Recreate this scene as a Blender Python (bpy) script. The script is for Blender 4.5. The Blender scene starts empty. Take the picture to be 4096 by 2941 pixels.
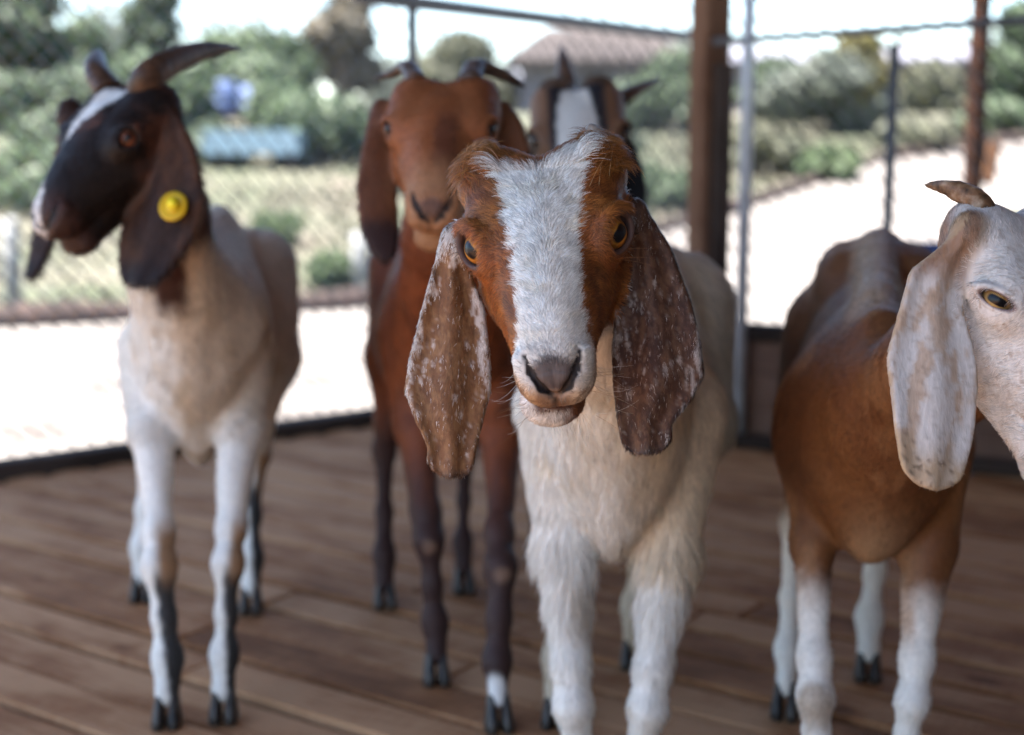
import bpy, bmesh, math, random
import numpy as np
from mathutils import Vector, Matrix

random.seed(7)
RNG = np.random.default_rng(7)
scene = bpy.context.scene
C = scene.collection

# ------------------------------------------------------------------ camera
FPX, CAMH, PITCH = 50.0 / 36.0 * 4096, 0.79, math.radians(9.1)
cam_d = bpy.data.cameras.new('camera')
cam_d.lens = 50.0; cam_d.sensor_width = 36.0; cam_d.sensor_fit = 'HORIZONTAL'
cam_d.clip_start = 0.05; cam_d.clip_end = 2000
cam = bpy.data.objects.new('camera', cam_d); C.objects.link(cam)
cam.location = (0, 0, CAMH)
cam.rotation_euler = (math.radians(90) - PITCH, 0, 0)
cam_d.dof.use_dof = True
cam_d.dof.focus_distance = 1.185
cam_d.dof.aperture_fstop = 3.3
scene.camera = cam

# ------------------------------------------------------------------ light
SUN_EL, SUN_AZ = math.radians(70), math.radians(245)      # azimuth clockwise from +Y: left and a little behind the camera
world = bpy.data.worlds.new('World'); scene.world = world; world.use_nodes = True
wn = world.node_tree.nodes
sky = wn.new('ShaderNodeTexSky'); sky.sky_type = 'NISHITA'; sky.sun_disc = False
sky.sun_elevation = SUN_EL; sky.sun_rotation = SUN_AZ
sky.air_density = 1.0; sky.dust_density = 0.5; sky.ozone_density = 1.5; sky.altitude = 600
bg = wn['Background']; bg.inputs['Strength'].default_value = 0.066
world.node_tree.links.new(sky.outputs[0], bg.inputs[0])
sun_d = bpy.data.lights.new('sun', 'SUN'); sun_d.energy = 4.5; sun_d.angle = math.radians(0.53)
sun_d.color = (1.0, 0.955, 0.89)
sun = bpy.data.objects.new('sun', sun_d); C.objects.link(sun)
to_sun = Vector((math.sin(SUN_AZ) * math.cos(SUN_EL), math.cos(SUN_AZ) * math.cos(SUN_EL), math.sin(SUN_EL)))
sun.rotation_euler = to_sun.to_track_quat('Z', 'Y').to_euler()
vs = scene.view_settings
vs.view_transform = 'Standard'; vs.look = 'None'; vs.gamma = 1.0; vs.use_curve_mapping = False
vs.exposure = 3.08
cy = scene.cycles
cy.use_denoising = True
cy.max_bounces = 7; cy.diffuse_bounces = 5; cy.glossy_bounces = 3; cy.transmission_bounces = 4
cy.sample_clamp_indirect = 6.0
try:
    scene.cycles_curves.shape = 'RIBBONS'; scene.cycles_curves.subdivisions = 2
except Exception:
    pass

# ------------------------------------------------------------------ helpers
CAM = np.array([0, 0, CAMH])
FWD = np.array([0, math.cos(PITCH), -math.sin(PITCH)])
UPV = np.array([0, math.sin(PITCH), math.cos(PITCH)])
RGT = np.array([1.0, 0, 0])


def P(px, py, D):
    """world point seen at photo pixel (px, py) at depth D along the optical axis"""
    return CAM + D * (FWD + (px - 2048) / FPX * RGT + (1470.5 - py) / FPX * UPV)


def nrm(v):
    v = np.asarray(v, float)
    return v / np.linalg.norm(v)


def V3(r, u, t):                     # right, up, toward the camera -> world
    return np.array([r, -t, u], float)


def tag(o, label=None, cat=None, group=None, kind=None):
    if label: o['label'] = label
    if cat: o['category'] = cat
    if group: o['group'] = group
    if kind: o['kind'] = kind
    return o


def mesh_obj(name, verts, faces, mat=None, parent=None, loc=None, smooth=True):
    me = bpy.data.meshes.new(name)
    v = np.asarray(verts, float)
    me.from_pydata(v.tolist(), [], [tuple(int(i) for i in f) for f in faces])
    if smooth and len(me.polygons):
        me.polygons.foreach_set('use_smooth', [True] * len(me.polygons))
    me.update()
    if mat: me.materials.append(mat)
    o = bpy.data.objects.new(name, me); C.objects.link(o)
    if parent is not None: o.parent = parent
    if loc is not None: o.location = Vector([float(c) for c in loc])
    return o


def fast_mesh(name, verts, quads, mat):
    me = bpy.data.meshes.new(name)
    n, m = len(verts), len(quads)
    k = quads.shape[1]
    me.vertices.add(n); me.vertices.foreach_set('co', np.asarray(verts, np.float32).ravel())
    me.loops.add(m * k); me.loops.foreach_set('vertex_index', np.asarray(quads, np.int32).ravel())
    me.polygons.add(m)
    me.polygons.foreach_set('loop_start', np.arange(0, m * k, k, dtype=np.int32))
    me.polygons.foreach_set('use_smooth', np.ones(m, bool))
    me.update(calc_edges=True)
    me.materials.append(mat)
    return me


def empty(name, loc=(0, 0, 0)):
    o = bpy.data.objects.new(name, None); C.objects.link(o)
    o.location = Vector([float(c) for c in loc]); o.empty_display_size = 0.1
    return o


def smooth_curve(xs, ys, s=0.06):
    """smooth interpolator through stations"""
    xs = np.asarray(xs, float); ys = np.asarray(ys, float)
    g = np.linspace(xs[0], xs[-1], 241)
    f = np.interp(g, xs, ys)
    k = int(241 * s)
    ker = np.hanning(2 * k + 3)[1:-1]; ker /= ker.sum()
    pad = np.concatenate([2 * f[0] - f[k:0:-1], f, 2 * f[-1] - f[-2:-k - 2:-1]]) if k > 0 else f
    f2 = np.convolve(pad, ker, 'valid')
    if len(f2) != 241: f2 = np.interp(np.linspace(0, 1, 241), np.linspace(0, 1, len(f2)), f2)
    return lambda q: np.interp(q, g, f2)


def _hash(ix, iy, iz):
    h = (ix * 374761393 + iy * 668265263 + iz * 2147483647) & 0xFFFFFFFF
    h = ((h ^ (h >> 13)) * 1274126177) & 0xFFFFFFFF
    return ((h ^ (h >> 16)) & 0xFFFF) / 65535.0


def vnoise(p):
    p = np.asarray(p, float)
    i = np.floor(p).astype(np.int64); f = p - i; f = f * f * (3 - 2 * f)
    r = 0
    for dx in (0, 1):
        for dy in (0, 1):
            for dz in (0, 1):
                w = (f[:, 0] if dx else 1 - f[:, 0]) * (f[:, 1] if dy else 1 - f[:, 1]) * (f[:, 2] if dz else 1 - f[:, 2])
                r = r + w * _hash(i[:, 0] + dx, i[:, 1] + dy, i[:, 2] + dz)
    return r


def fbm(p, o=3):
    r, a, t = 0, 1, 0
    for k in range(o):
        r = r + a * vnoise(np.asarray(p) * 2 ** k + 17.3 * k); t += a; a *= 0.5
    return r / t


def rowlen(v):
    return np.sqrt(np.einsum('ij,ij->i', v, v))


def sstep(a, b, x):
    t = np.clip((x - a) / (b - a), 0, 1)
    return t * t * (3 - 2 * t)


def mixc(c, d, m):
    return c * (1 - m[:, None]) + np.asarray(d, float)[None, :] * m[:, None]


# ------------------------------------------------------------------ materials
def newmat(name):
    m = bpy.data.materials.new(name); m.use_nodes = True
    return m, m.node_tree.nodes, m.node_tree.links, m.node_tree.nodes['Principled BSDF']


def noisemat(name, c1, c2, scale=8, rough=0.75, bump=0.3, stretch=(1, 1, 1), detail=5, c3=None, dist=0.01, spec=0.3, metal=0.0):
    m, n, l, b = newmat(name)
    tc = n.new('ShaderNodeTexCoord'); mp = n.new('ShaderNodeMapping'); mp.inputs['Scale'].default_value = stretch
    l.new(tc.outputs['Object'], mp.inputs[0])
    nz = n.new('ShaderNodeTexNoise'); nz.inputs['Scale'].default_value = scale; nz.inputs['Detail'].default_value = detail
    l.new(mp.outputs[0], nz.inputs['Vector'])
    cr = n.new('ShaderNodeValToRGB')
    cr.color_ramp.elements[0].position = 0.3; cr.color_ramp.elements[1].position = 0.7
    cr.color_ramp.elements[0].color = (*c1, 1); cr.color_ramp.elements[1].color = (*c2, 1)
    if c3 is not None:
        e = cr.color_ramp.elements.new(0.5); e.color = (*c3, 1)
    l.new(nz.outputs['Fac'], cr.inputs[0]); l.new(cr.outputs[0], b.inputs['Base Color'])
    b.inputs['Roughness'].default_value = rough; b.inputs['Metallic'].default_value = metal
    b.inputs['Specular IOR Level'].default_value = spec
    if bump:
        bp = n.new('ShaderNodeBump'); bp.inputs['Strength'].default_value = bump; bp.inputs['Distance'].default_value = dist
        l.new(nz.outputs['Fac'], bp.inputs['Height']); l.new(bp.outputs[0], b.inputs['Normal'])
    return m


def coat_material():
    m, n, l, b = newmat('goat_coat')
    at = n.new('ShaderNodeAttribute'); at.attribute_name = 'coat'
    tc = n.new('ShaderNodeTexCoord')
    mp = n.new('ShaderNodeMapping'); mp.inputs['Scale'].default_value = (260, 260, 70)
    l.new(tc.outputs['Object'], mp.inputs[0])
    nz = n.new('ShaderNodeTexNoise'); nz.inputs['Scale'].default_value = 1.0; nz.inputs['Detail'].default_value = 4
    l.new(mp.outputs[0], nz.inputs['Vector'])
    mr = n.new('ShaderNodeMapRange'); mr.inputs[3].default_value = 0.72; mr.inputs[4].default_value = 1.2
    l.new(nz.outputs['Fac'], mr.inputs[0])
    mx = n.new('ShaderNodeVectorMath'); mx.operation = 'SCALE'
    l.new(at.outputs['Color'], mx.inputs[0]); l.new(mr.outputs[0], mx.inputs['Scale'])
    l.new(mx.outputs[0], b.inputs['Base Color'])
    b.inputs['Roughness'].default_value = 0.62; b.inputs['Specular IOR Level'].default_value = 0.25
    bp = n.new('ShaderNodeBump'); bp.inputs['Strength'].default_value = 0.5; bp.inputs['Distance'].default_value = 0.0015
    l.new(nz.outputs['Fac'], bp.inputs['Height']); l.new(bp.outputs[0], b.inputs['Normal'])
    return m


def fur_material():
    m, n, l, b = newmat('goat_fur')
    at = n.new('ShaderNodeAttribute'); at.attribute_name = 'coat'
    na = n.new('ShaderNodeAttribute'); na.attribute_name = 'snormal'
    ge = n.new('ShaderNodeNewGeometry')
    s = n.new('ShaderNodeVectorMath'); s.operation = 'SCALE'; s.inputs['Scale'].default_value = 0.45
    l.new(ge.outputs['Normal'], s.inputs[0])
    ad = n.new('ShaderNodeVectorMath'); ad.operation = 'ADD'
    l.new(na.outputs['Vector'], ad.inputs[0]); l.new(s.outputs[0], ad.inputs[1])
    no = n.new('ShaderNodeVectorMath'); no.operation = 'NORMALIZE'
    l.new(ad.outputs[0], no.inputs[0]); l.new(no.outputs[0], b.inputs['Normal'])
    l.new(at.outputs['Color'], b.inputs['Base Color'])
    b.inputs['Roughness'].default_value = 0.5; b.inputs['Specular IOR Level'].default_value = 0.35
    return m


def eye_material(name, iris, iris2, pupil=(0.0084, 0.0054), ir=0.0142):
    m, n, l, b = newmat(name)
    tc = n.new('ShaderNodeTexCoord'); sp = n.new('ShaderNodeSeparateXYZ')
    l.new(tc.outputs['Object'], sp.inputs[0])

    def M(op, a, bb=None):
        q = n.new('ShaderNodeMath'); q.operation = op
        for i, s in enumerate((a, bb)):
            if s is None: continue
            if isinstance(s, (int, float)): q.inputs[i].default_value = s
            else: l.new(s, q.inputs[i])
        return q.outputs[0]
    x, y = sp.outputs[0], sp.outputs[1]
    r = M('SQRT', M('ADD', M('MULTIPLY', x, x), M('MULTIPLY', y, y)))
    px = M('POWER', M('ABSOLUTE', M('DIVIDE', x, pupil[0])), 3.0)
    py = M('POWER', M('ABSOLUTE', M('DIVIDE', y, pupil[1])), 3.0)
    pf = M('SMOOTH_MIN', M('ADD', px, py), 50.0)
    mk = n.new('ShaderNodeMapRange'); mk.inputs[1].default_value = 0.8; mk.inputs[2].default_value = 1.5
    l.new(pf, mk.inputs[0])
    cr = n.new('ShaderNodeValToRGB')
    e = cr.color_ramp.elements
    e[0].position = 0.3; e[0].color = (*iris, 1)
    e[1].position = 0.92; e[1].color = (*iris2, 1)
    k = e.new(1.0); k.color = (0.01, 0.006, 0.004, 1)
    l.new(M('DIVIDE', r, ir), cr.inputs[0])
    nz = n.new('ShaderNodeTexNoise'); nz.inputs['Scale'].default_value = 500; nz.inputs['Detail'].default_value = 3
    l.new(tc.outputs['Object'], nz.inputs['Vector'])
    mv = n.new('ShaderNodeMixRGB'); mv.blend_type = 'MULTIPLY'; mv.inputs[0].default_value = 0.35
    l.new(cr.outputs[0], mv.inputs[1]); l.new(nz.outputs['Color'], mv.inputs[2])
    mx = n.new('ShaderNodeMixRGB'); mx.inputs[1].default_value = (0.003, 0.003, 0.005, 1)
    l.new(mk.outputs[0], mx.inputs[0]); l.new(mv.outputs[0], mx.inputs[2])
    l.new(mx.outputs[0], b.inputs['Base Color'])
    b.inputs['Roughness'].default_value = 0.4; b.inputs['Specular IOR Level'].default_value = 0.2
    b.inputs['Coat Weight'].default_value = 0.22; b.inputs['Coat Roughness'].default_value = 0.03
    b.inputs['Coat IOR'].default_value = 1.45
    return m


def plank_material(name, c1, c2, c3):
    m, n, l, b = newmat(name)
    tc = n.new('ShaderNodeTexCoord'); oi = n.new('ShaderNodeObjectInfo')
    off = n.new('ShaderNodeVectorMath'); off.operation = 'MULTIPLY_ADD'
    off.inputs[1].default_value = (1, 1, 1)
    cmb = n.new('ShaderNodeCombineXYZ')
    q = n.new('ShaderNodeMath'); q.operation = 'MULTIPLY'; q.inputs[1].default_value = 57.0
    l.new(oi.outputs['Random'], q.inputs[0])
    for i in range(3): l.new(q.outputs[0], cmb.inputs[i])
    l.new(tc.outputs['Object'], off.inputs[0]); l.new(cmb.outputs[0], off.inputs[2])

    def noise(sc, st, det=5, rough=0.6):
        mp = n.new('ShaderNodeMapping'); mp.inputs['Scale'].default_value = st
        l.new(off.outputs[0], mp.inputs[0])
        z = n.new('ShaderNodeTexNoise'); z.inputs['Scale'].default_value = sc; z.inputs['Detail'].default_value = det
        z.inputs['Roughness'].default_value = rough
        l.new(mp.outputs[0], z.inputs['Vector']); return z.outputs['Fac']
    grain = noise(6, (1.5, 26, 26))
    saw = noise(9, (40, 1.5, 1))
    blot = noise(3.0, (1, 2.2, 1), 6)
    a1 = n.new('ShaderNodeMath'); a1.operation = 'MULTIPLY_ADD'; a1.inputs[1].default_value = 0.45
    l.new(grain, a1.inputs[0]); l.new(blot, a1.inputs[2])
    a2 = n.new('ShaderNodeMath'); a2.operation = 'MULTIPLY_ADD'; a2.inputs[1].default_value = 0.28
    l.new(saw, a2.inputs[0]); l.new(a1.outputs[0], a2.inputs[2])
    kn = n.new('ShaderNodeMapRange'); kn.inputs[1].default_value = 0.66; kn.inputs[2].default_value = 0.80; kn.inputs[3].default_value = 0.0; kn.inputs[4].default_value = -0.30
    l.new(noise(7.0, (1, 1.6, 1), 2), kn.inputs[0])
    a4 = n.new('ShaderNodeMath'); a4.operation = 'ADD'; l.new(kn.outputs[0], a4.inputs[0]); l.new(a2.outputs[0], a4.inputs[1])
    a3 = n.new('ShaderNodeMath'); a3.operation = 'MULTIPLY_ADD'; a3.inputs[1].default_value = 0.15
    l.new(oi.outputs['Random'], a3.inputs[0]); l.new(a4.outputs[0], a3.inputs[2])
    cr = n.new('ShaderNodeValToRGB'); e = cr.color_ramp.elements
    e[0].position = 0.68; e[0].color = (*c1, 1); e[1].position = 1.0; e[1].color = (*c3, 1)
    k = e.new(0.86); k.color = (*c2, 1)
    l.new(a3.outputs[0], cr.inputs[0]); l.new(cr.outputs[0], b.inputs['Base Color'])
    b.inputs['Roughness'].default_value = 0.75; b.inputs['Specular IOR Level'].default_value = 0.08
    bp = n.new('ShaderNodeBump'); bp.inputs['Strength'].default_value = 0.5; bp.inputs['Distance'].default_value = 0.003
    l.new(a2.outputs[0], bp.inputs['Height']); l.new(bp.outputs[0], b.inputs['Normal'])
    return m


MAT = {}
MAT['coat'] = coat_material()
MAT['fur'] = fur_material()
MAT['eye_amber'] = eye_material('eye_amber', (0.58, 0.25, 0.03), (0.30, 0.10, 0.015))
MAT['eye_pale'] = eye_material('eye_pale', (0.40, 0.25, 0.09), (0.20, 0.11, 0.04), pupil=(0.0080, 0.0034))
MAT['eye_red'] = eye_material('eye_red', (0.22, 0.075, 0.035), (0.09, 0.03, 0.015), pupil=(0.0066, 0.004), ir=0.0112)
MAT['eye_dark'] = eye_material('eye_dark', (0.14, 0.075, 0.035), (0.06, 0.03, 0.015), pupil=(0.0066, 0.004), ir=0.0112)
MAT['horn_dark'] = noisemat('horn_dark', (0.03, 0.017, 0.011), (0.115, 0.066, 0.042), 60, 0.45, 0.4, (1, 1, 1), dist=0.002)
MAT['horn_grey'] = noisemat('horn_grey', (0.10, 0.075, 0.06), (0.27, 0.22, 0.18), 70, 0.5, 0.5, dist=0.002)
MAT['horn_speck'] = noisemat('horn_speck', (0.03, 0.018, 0.01), (0.34, 0.24, 0.16), 85, 0.55, 0.8, dist=0.003, c3=(0.17, 0.09, 0.045))
MAT['hoof'] = noisemat('hoof', (0.018, 0.016, 0.016), (0.075, 0.062, 0.052), 45, 0.4, 0.3, dist=0.002)
MAT['tooth'] = noisemat('tooth', (0.6, 0.47, 0.28), (0.75, 0.66, 0.48), 90, 0.25, 0.1, dist=0.001)
MAT['gum'] = noisemat('gum', (0.16, 0.06, 0.05), (0.28, 0.12, 0.10), 90, 0.35, 0.1, dist=0.001)
MAT['tag'] = noisemat('tag_plastic', (0.52, 0.33, 0.008), (0.60, 0.40, 0.01), 30, 0.35, 0.05, dist=0.001)
MAT['tag_hi'] = noisemat('tag_button', (0.78, 0.66, 0.02), (0.85, 0.72, 0.03), 30, 0.3, 0.05, dist=0.001)
MAT['plank'] = plank_material('deck_plank', (0.155, 0.064, 0.027), (0.295, 0.132, 0.058), (0.44, 0.235, 0.118))
MAT['board'] = plank_material('wall_board', (0.05, 0.026, 0.018), (0.105, 0.058, 0.042), (0.16, 0.095, 0.07))
MAT['beam'] = plank_material('dark_beam', (0.018, 0.012, 0.010), (0.035, 0.024, 0.019), (0.06, 0.042, 0.034))
MAT['post'] = plank_material('post_wood', (0.06, 0.028, 0.017), (0.115, 0.055, 0.032), (0.17, 0.09, 0.055))
MAT['postdark'] = plank_material('post_wood_dark', (0.018, 0.009, 0.007), (0.032, 0.015, 0.010), (0.055, 0.024, 0.015))
MAT['roofwood'] = plank_material('roof_wood', (0.06, 0.035, 0.02), (0.11, 0.065, 0.04), (0.16, 0.10, 0.06))
MAT['galv'] = noisemat('galvanised', (0.38, 0.39, 0.42), (0.55, 0.56, 0.60), 40, 0.45, 0.1, metal=0.3)
MAT['wire'] = noisemat('wire', (0.07, 0.07, 0.075), (0.17, 0.17, 0.18), 60, 0.5, 0.0, metal=0.2)
MAT['darkpipe'] = noisemat('dark_pipe', (0.06, 0.06, 0.065), (0.15, 0.15, 0.16), 40, 0.5, 0.1)
MAT['sand'] = noisemat('sand', (0.075, 0.063, 0.056), (0.205, 0.185, 0.17), 2.4, 0.95, 0.6, c3=(0.16, 0.143, 0.13), dist=0.03)
MAT['soil'] = noisemat('dry_grass_soil', (0.065, 0.078, 0.045), (0.14, 0.116, 0.092), 0.8, 0.95, 0.6, c3=(0.097, 0.095, 0.066), dist=0.06)
MAT['kerb'] = noisemat('kerb_timber', (0.02, 0.014, 0.012), (0.055, 0.035, 0.03), 6, 0.9, 0.4)
MAT['bark'] = noisemat('bark', (0.07, 0.055, 0.045), (0.17, 0.14, 0.115), 12, 0.95, 0.8, (1, 1, 0.25), dist=0.03)


def leafmat(name, c1, c2):
    m, n, l, b = newmat(name)
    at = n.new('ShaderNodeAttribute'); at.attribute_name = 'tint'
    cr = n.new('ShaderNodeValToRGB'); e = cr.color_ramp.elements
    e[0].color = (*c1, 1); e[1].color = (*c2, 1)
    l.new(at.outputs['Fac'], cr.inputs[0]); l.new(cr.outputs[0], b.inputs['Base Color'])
    b.inputs['Roughness'].default_value = 0.6
    tr = n.new('ShaderNodeBsdfTranslucent'); l.new(cr.outputs[0], tr.inputs[0])
    mx = n.new('ShaderNodeMixShader'); mx.inputs[0].default_value = 0.45
    l.new(b.outputs[0], mx.inputs[1]); l.new(tr.outputs[0], mx.inputs[2])
    l.new(mx.outputs[0], n['Material Output'].inputs['Surface'])
    return m


LEAF = {
    'dark': leafmat('leaf_dark', (0.0663, 0.0897, 0.0562), (0.1053, 0.1365, 0.0858)),
    'mid': leafmat('leaf_mid', (0.0741, 0.1053, 0.0585), (0.117, 0.156, 0.0897)),
    'olive': leafmat('leaf_olive', (0.0897, 0.0975, 0.0624), (0.1404, 0.1404, 0.0936)),
    'yellow': leafmat('leaf_yellow', (0.117, 0.1076, 0.039), (0.195, 0.1716, 0.0702)),
    'tan': leafmat('leaf_tan', (0.1209, 0.1053, 0.0741), (0.1872, 0.1599, 0.117)),
    'straw': leafmat('leaf_straw', (0.0663, 0.0764, 0.0452), (0.1209, 0.103, 0.0764)),
    'haze': leafmat('leaf_haze', (0.1014, 0.117, 0.0936), (0.1482, 0.1638, 0.1326)),  # air haze put into the leaf colour: paler and greyer
    'lime': leafmat('leaf_lime', (0.078, 0.117, 0.0562), (0.1326, 0.1716, 0.0897)),
}

# ------------------------------------------------------------------ terrain and yard
GZ = -0.35


def terr(x, y):
    return GZ + 0.09 * np.clip(np.asarray(y, float) - 10, 0, 18) + 0.0 * np.asarray(x)


def grid_sheet(name, xs, ys, zf, mat):
    X, Y = np.meshgrid(xs, ys)
    Z = zf(X, Y)
    v = np.stack([X, Y, Z], -1).reshape(-1, 3)
    nx, ny = len(xs), len(ys)
    i = np.arange((ny - 1) * (nx - 1)); r = i // (nx - 1); c = i % (nx - 1)
    a = r * nx + c
    q = np.stack([a, a + 1, a + nx + 1, a + nx], -1)
    me = fast_mesh(name, v, q, mat)
    o = bpy.data.objects.new(name, me); C.objects.link(o)
    return o


gy = np.concatenate([[-300, -60, -20, -5], np.linspace(0, 32, 65), [40, 60, 120, 300, 900]])
gx = np.concatenate([[-900, -200, -60], np.linspace(-30, 40, 71), [60, 200, 900]])
ground = grid_sheet('ground', gx, gy, lambda x, y: terr(x, y) + 0.03 * np.sin(x * 1.7 + y * 0.6) * np.sin(y * 1.3) * (np.abs(x) < 50) * (y > 10), MAT['soil'])
tag(ground, kind='structure')

BX = np.array([-40, -6, -3.04, -1.2, -0.92, 2.1, 3.1, 4.3, 5.0, 6.65, 8.0, 14, 40])
BY = np.array([-4, 7.4, 8.44, 9.3, 9.56, 14.2, 15.9, 18.1, 19.3, 21.0, 22.2, 26, 30])


def yb(x):
    return np.interp(x, BX, BY)


sx = np.concatenate([np.linspace(-40, -8, 17), np.linspace(-7, 10, 69), np.linspace(11, 40, 15)])
tt = np.linspace(0, 1, 60)
Xs = np.repeat(sx[None, :], 60, 0)
Ys = -40 + (yb(sx)[None, :] + 40) * (1 - (1 - tt[:, None]) ** 2.2)
Zs = terr(Xs, Ys) + 0.035
sv = np.stack([Xs, Ys, Zs], -1).reshape(-1, 3)
nxs = len(sx); ii = np.arange(59 * (nxs - 1)); a = (ii // (nxs - 1)) * nxs + ii % (nxs - 1)
sand_me = fast_mesh('sand_yard', sv, np.stack([a, a + 1, a + nxs + 1, a + nxs], -1), MAT['sand'])
sand = bpy.data.objects.new('sand_yard', sand_me); C.objects.link(sand); tag(sand, kind='structure')


def tube(path, radii, sides=10, cap=True, ecc=1.0, twist=0.0):
    """verts, faces of a tube along a path"""
    path = np.asarray(path, float); n = len(path)
    radii = np.broadcast_to(np.asarray(radii, float), (n,))
    t = np.gradient(path, axis=0); t /= np.linalg.norm(t, axis=1)[:, None]
    u = np.cross(t[0], [0, 0, 1.0]);
    if np.linalg.norm(u) < 1e-3: u = np.cross(t[0], [1.0, 0, 0])
    u = nrm(u); V = []
    for i in range(n):
        u = nrm(u - t[i] * np.dot(u, t[i])); w = np.cross(t[i], u)
        for k in range(sides):
            an = 2 * math.pi * k / sides + twist * i / n
            V.append(path[i] + radii[i] * (math.cos(an) * u + ecc * math.sin(an) * w))
    Fc = []
    for i in range(n - 1):
        for k in range(sides):
            a, b = i * sides + k, i * sides + (k + 1) % sides
            Fc.append((a, b, b + sides, a + sides))
    if cap:
        Fc.append(tuple(range(sides))[::-1]); Fc.append(tuple(range((n - 1) * sides, n * sides)))
    return V, Fc


# dark timber edging between the yard and the bank
ex = np.concatenate([np.linspace(-8, 12, 80)])
ep = np.stack([ex, yb(ex), terr(ex, yb(ex)) + 0.07], -1)
er = 0.085 + 0.03 * np.sin(np.arange(80) * 1.3) * np.sin(np.arange(80) * 0.37)
v, f = tube(ep, er, 8)
kerb = mesh_obj('kerb', v, f, MAT['kerb']); tag(kerb, kind='structure')

# ------------------------------------------------------------------ deck
ANG = math.radians(-34.5)
du = np.array([math.cos(ANG), math.sin(ANG)]); dn = np.array([-du[1], du[0]])


def floor_pt(px, py):
    b = (1470.5 - py) / FPX
    D = CAMH / (math.sin(PITCH) - b * math.cos(PITCH))
    p = P(px, py, D); return p[:2]


LF0 = floor_pt(0, 1915); CORN = floor_pt(1690, 1668); RW0 = floor_pt(2818, 1762); RW1 = floor_pt(4011, 1890)
ld = (CORN - LF0) / np.linalg.norm(CORN - LF0)
rd = (RW1 - RW0) / np.linalg.norm(RW1 - RW0)
LFAR = LF0 - ld * 0.55
RFAR = RW1 + rd * 1.6
RBACK = RW0 - rd * 0.45
DECK = np.array([LFAR, CORN, CORN + (RBACK - CORN) * 0.5 + np.array([0.05, 0.12]), RBACK, RFAR,
                 RFAR + np.array([0.2, -4.6]), LFAR + np.array([0.05, -4.6])])


def clip_line(poly, p0, d):
    ts = []
    for i in range(len(poly)):
        a, b = poly[i], poly[(i + 1) % len(poly)]
        e = b - a; den = d[0] * e[1] - d[1] * e[0]
        if abs(den) < 1e-9: continue
        t = ((a[0] - p0[0]) * e[1] - (a[1] - p0[1]) * e[0]) / den
        s = ((a[0] - p0[0]) * d[1] - (a[1] - p0[1]) * d[0]) / den
        if 0 <= s < 1: ts.append(t)
    ts.sort(); return ts


def box_mesh(name, L, W, H, bev, mat):
    bm = bmesh.new(); bmesh.ops.create_cube(bm, size=1)
    bmesh.ops.scale(bm, vec=(L, W, H), verts=bm.verts)
    if bev: bmesh.ops.bevel(bm, geom=bm.edges[:], offset=bev, segments=1, affect='EDGES')
    me = bpy.data.meshes.new(name); bm.to_mesh(me); bm.free(); me.materials.append(mat); return me


deck = empty('deck', (0.2, 1.6, 0)); tag(deck, kind='structure')
PW = 0.104
offs = DECK @ dn
k = 0
o = offs.min() + 0.02
while o < offs.max():
    ts = clip_line(DECK, dn * (o + PW / 2), du)
    if len(ts) >= 2 and ts[-1] - ts[0] > 0.1:
        cuts = [ts[0]]
        t = ts[0] + random.uniform(1.2, 3.2)
        while t < ts[-1] - 0.6:
            cuts.append(t); t += random.uniform(2.4, 3.4)
        cuts.append(ts[-1])
        for a, b in zip(cuts[:-1], cuts[1:]):
            me = box_mesh('plank', b - a - 0.004, PW - random.uniform(0.008, 0.016), 0.032, 0.005, MAT['plank'])
            ob = bpy.data.objects.new('plank', me); C.objects.link(ob); ob.parent = deck
            c = dn * (o + PW / 2) + du * (a + b) / 2
            ob.location = (c[0] - 0.2, c[1] - 1.6, -0.016 + random.uniform(-0.005, 0.0))
            ob.rotation_euler = (random.uniform(-0.008, 0.008), 0, ANG + random.uniform(-0.0012, 0.0012))
    o += PW
# joists under the planks
for k in range(9):
    q = -1.8 + k * 0.55
    me = box_mesh('joist', 4.6, 0.06, 0.12, 0.004, MAT['beam'])
    ob = bpy.data.objects.new('joist', me); C.objects.link(ob); ob.parent = deck
    ob.location = (0.05 + du[0] * q, 0.2 + du[1] * q, -0.095); ob.rotation_euler = (0, 0, ANG + math.pi / 2)


def beam(name, a, b, w, h, mat, parent=None, bev=0.006, roll=0.0):
    """box beam from a to b"""
    a = np.asarray(a, float); b = np.asarray(b, float)
    d = b - a; L = np.linalg.norm(d)
    me = box_mesh(name, L, w, h, bev, mat)
    ob = bpy.data.objects.new(name, me); C.objects.link(ob)
    q = Vector(d).to_track_quat('X', 'Z')
    ob.rotation_euler = (q @ Matrix.Rotation(roll, 3, 'X').to_quaternion()).to_euler()
    loc = (a + b) / 2
    if parent is not None:
        ob.parent = parent; loc = loc - np.array(parent.location)
    ob.location = Vector(loc.tolist())
    return ob


def pipe(name, a, b, r, mat, parent=None, sides=12):
    a = np.asarray(a, float); b = np.asarray(b, float)
    off = np.array(parent.location) if parent is not None else np.zeros(3)
    v, f = tube([a - off, (a + b) / 2 - off, b - off], r, sides)
    return mesh_obj(name, v, f, mat, parent)


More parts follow.
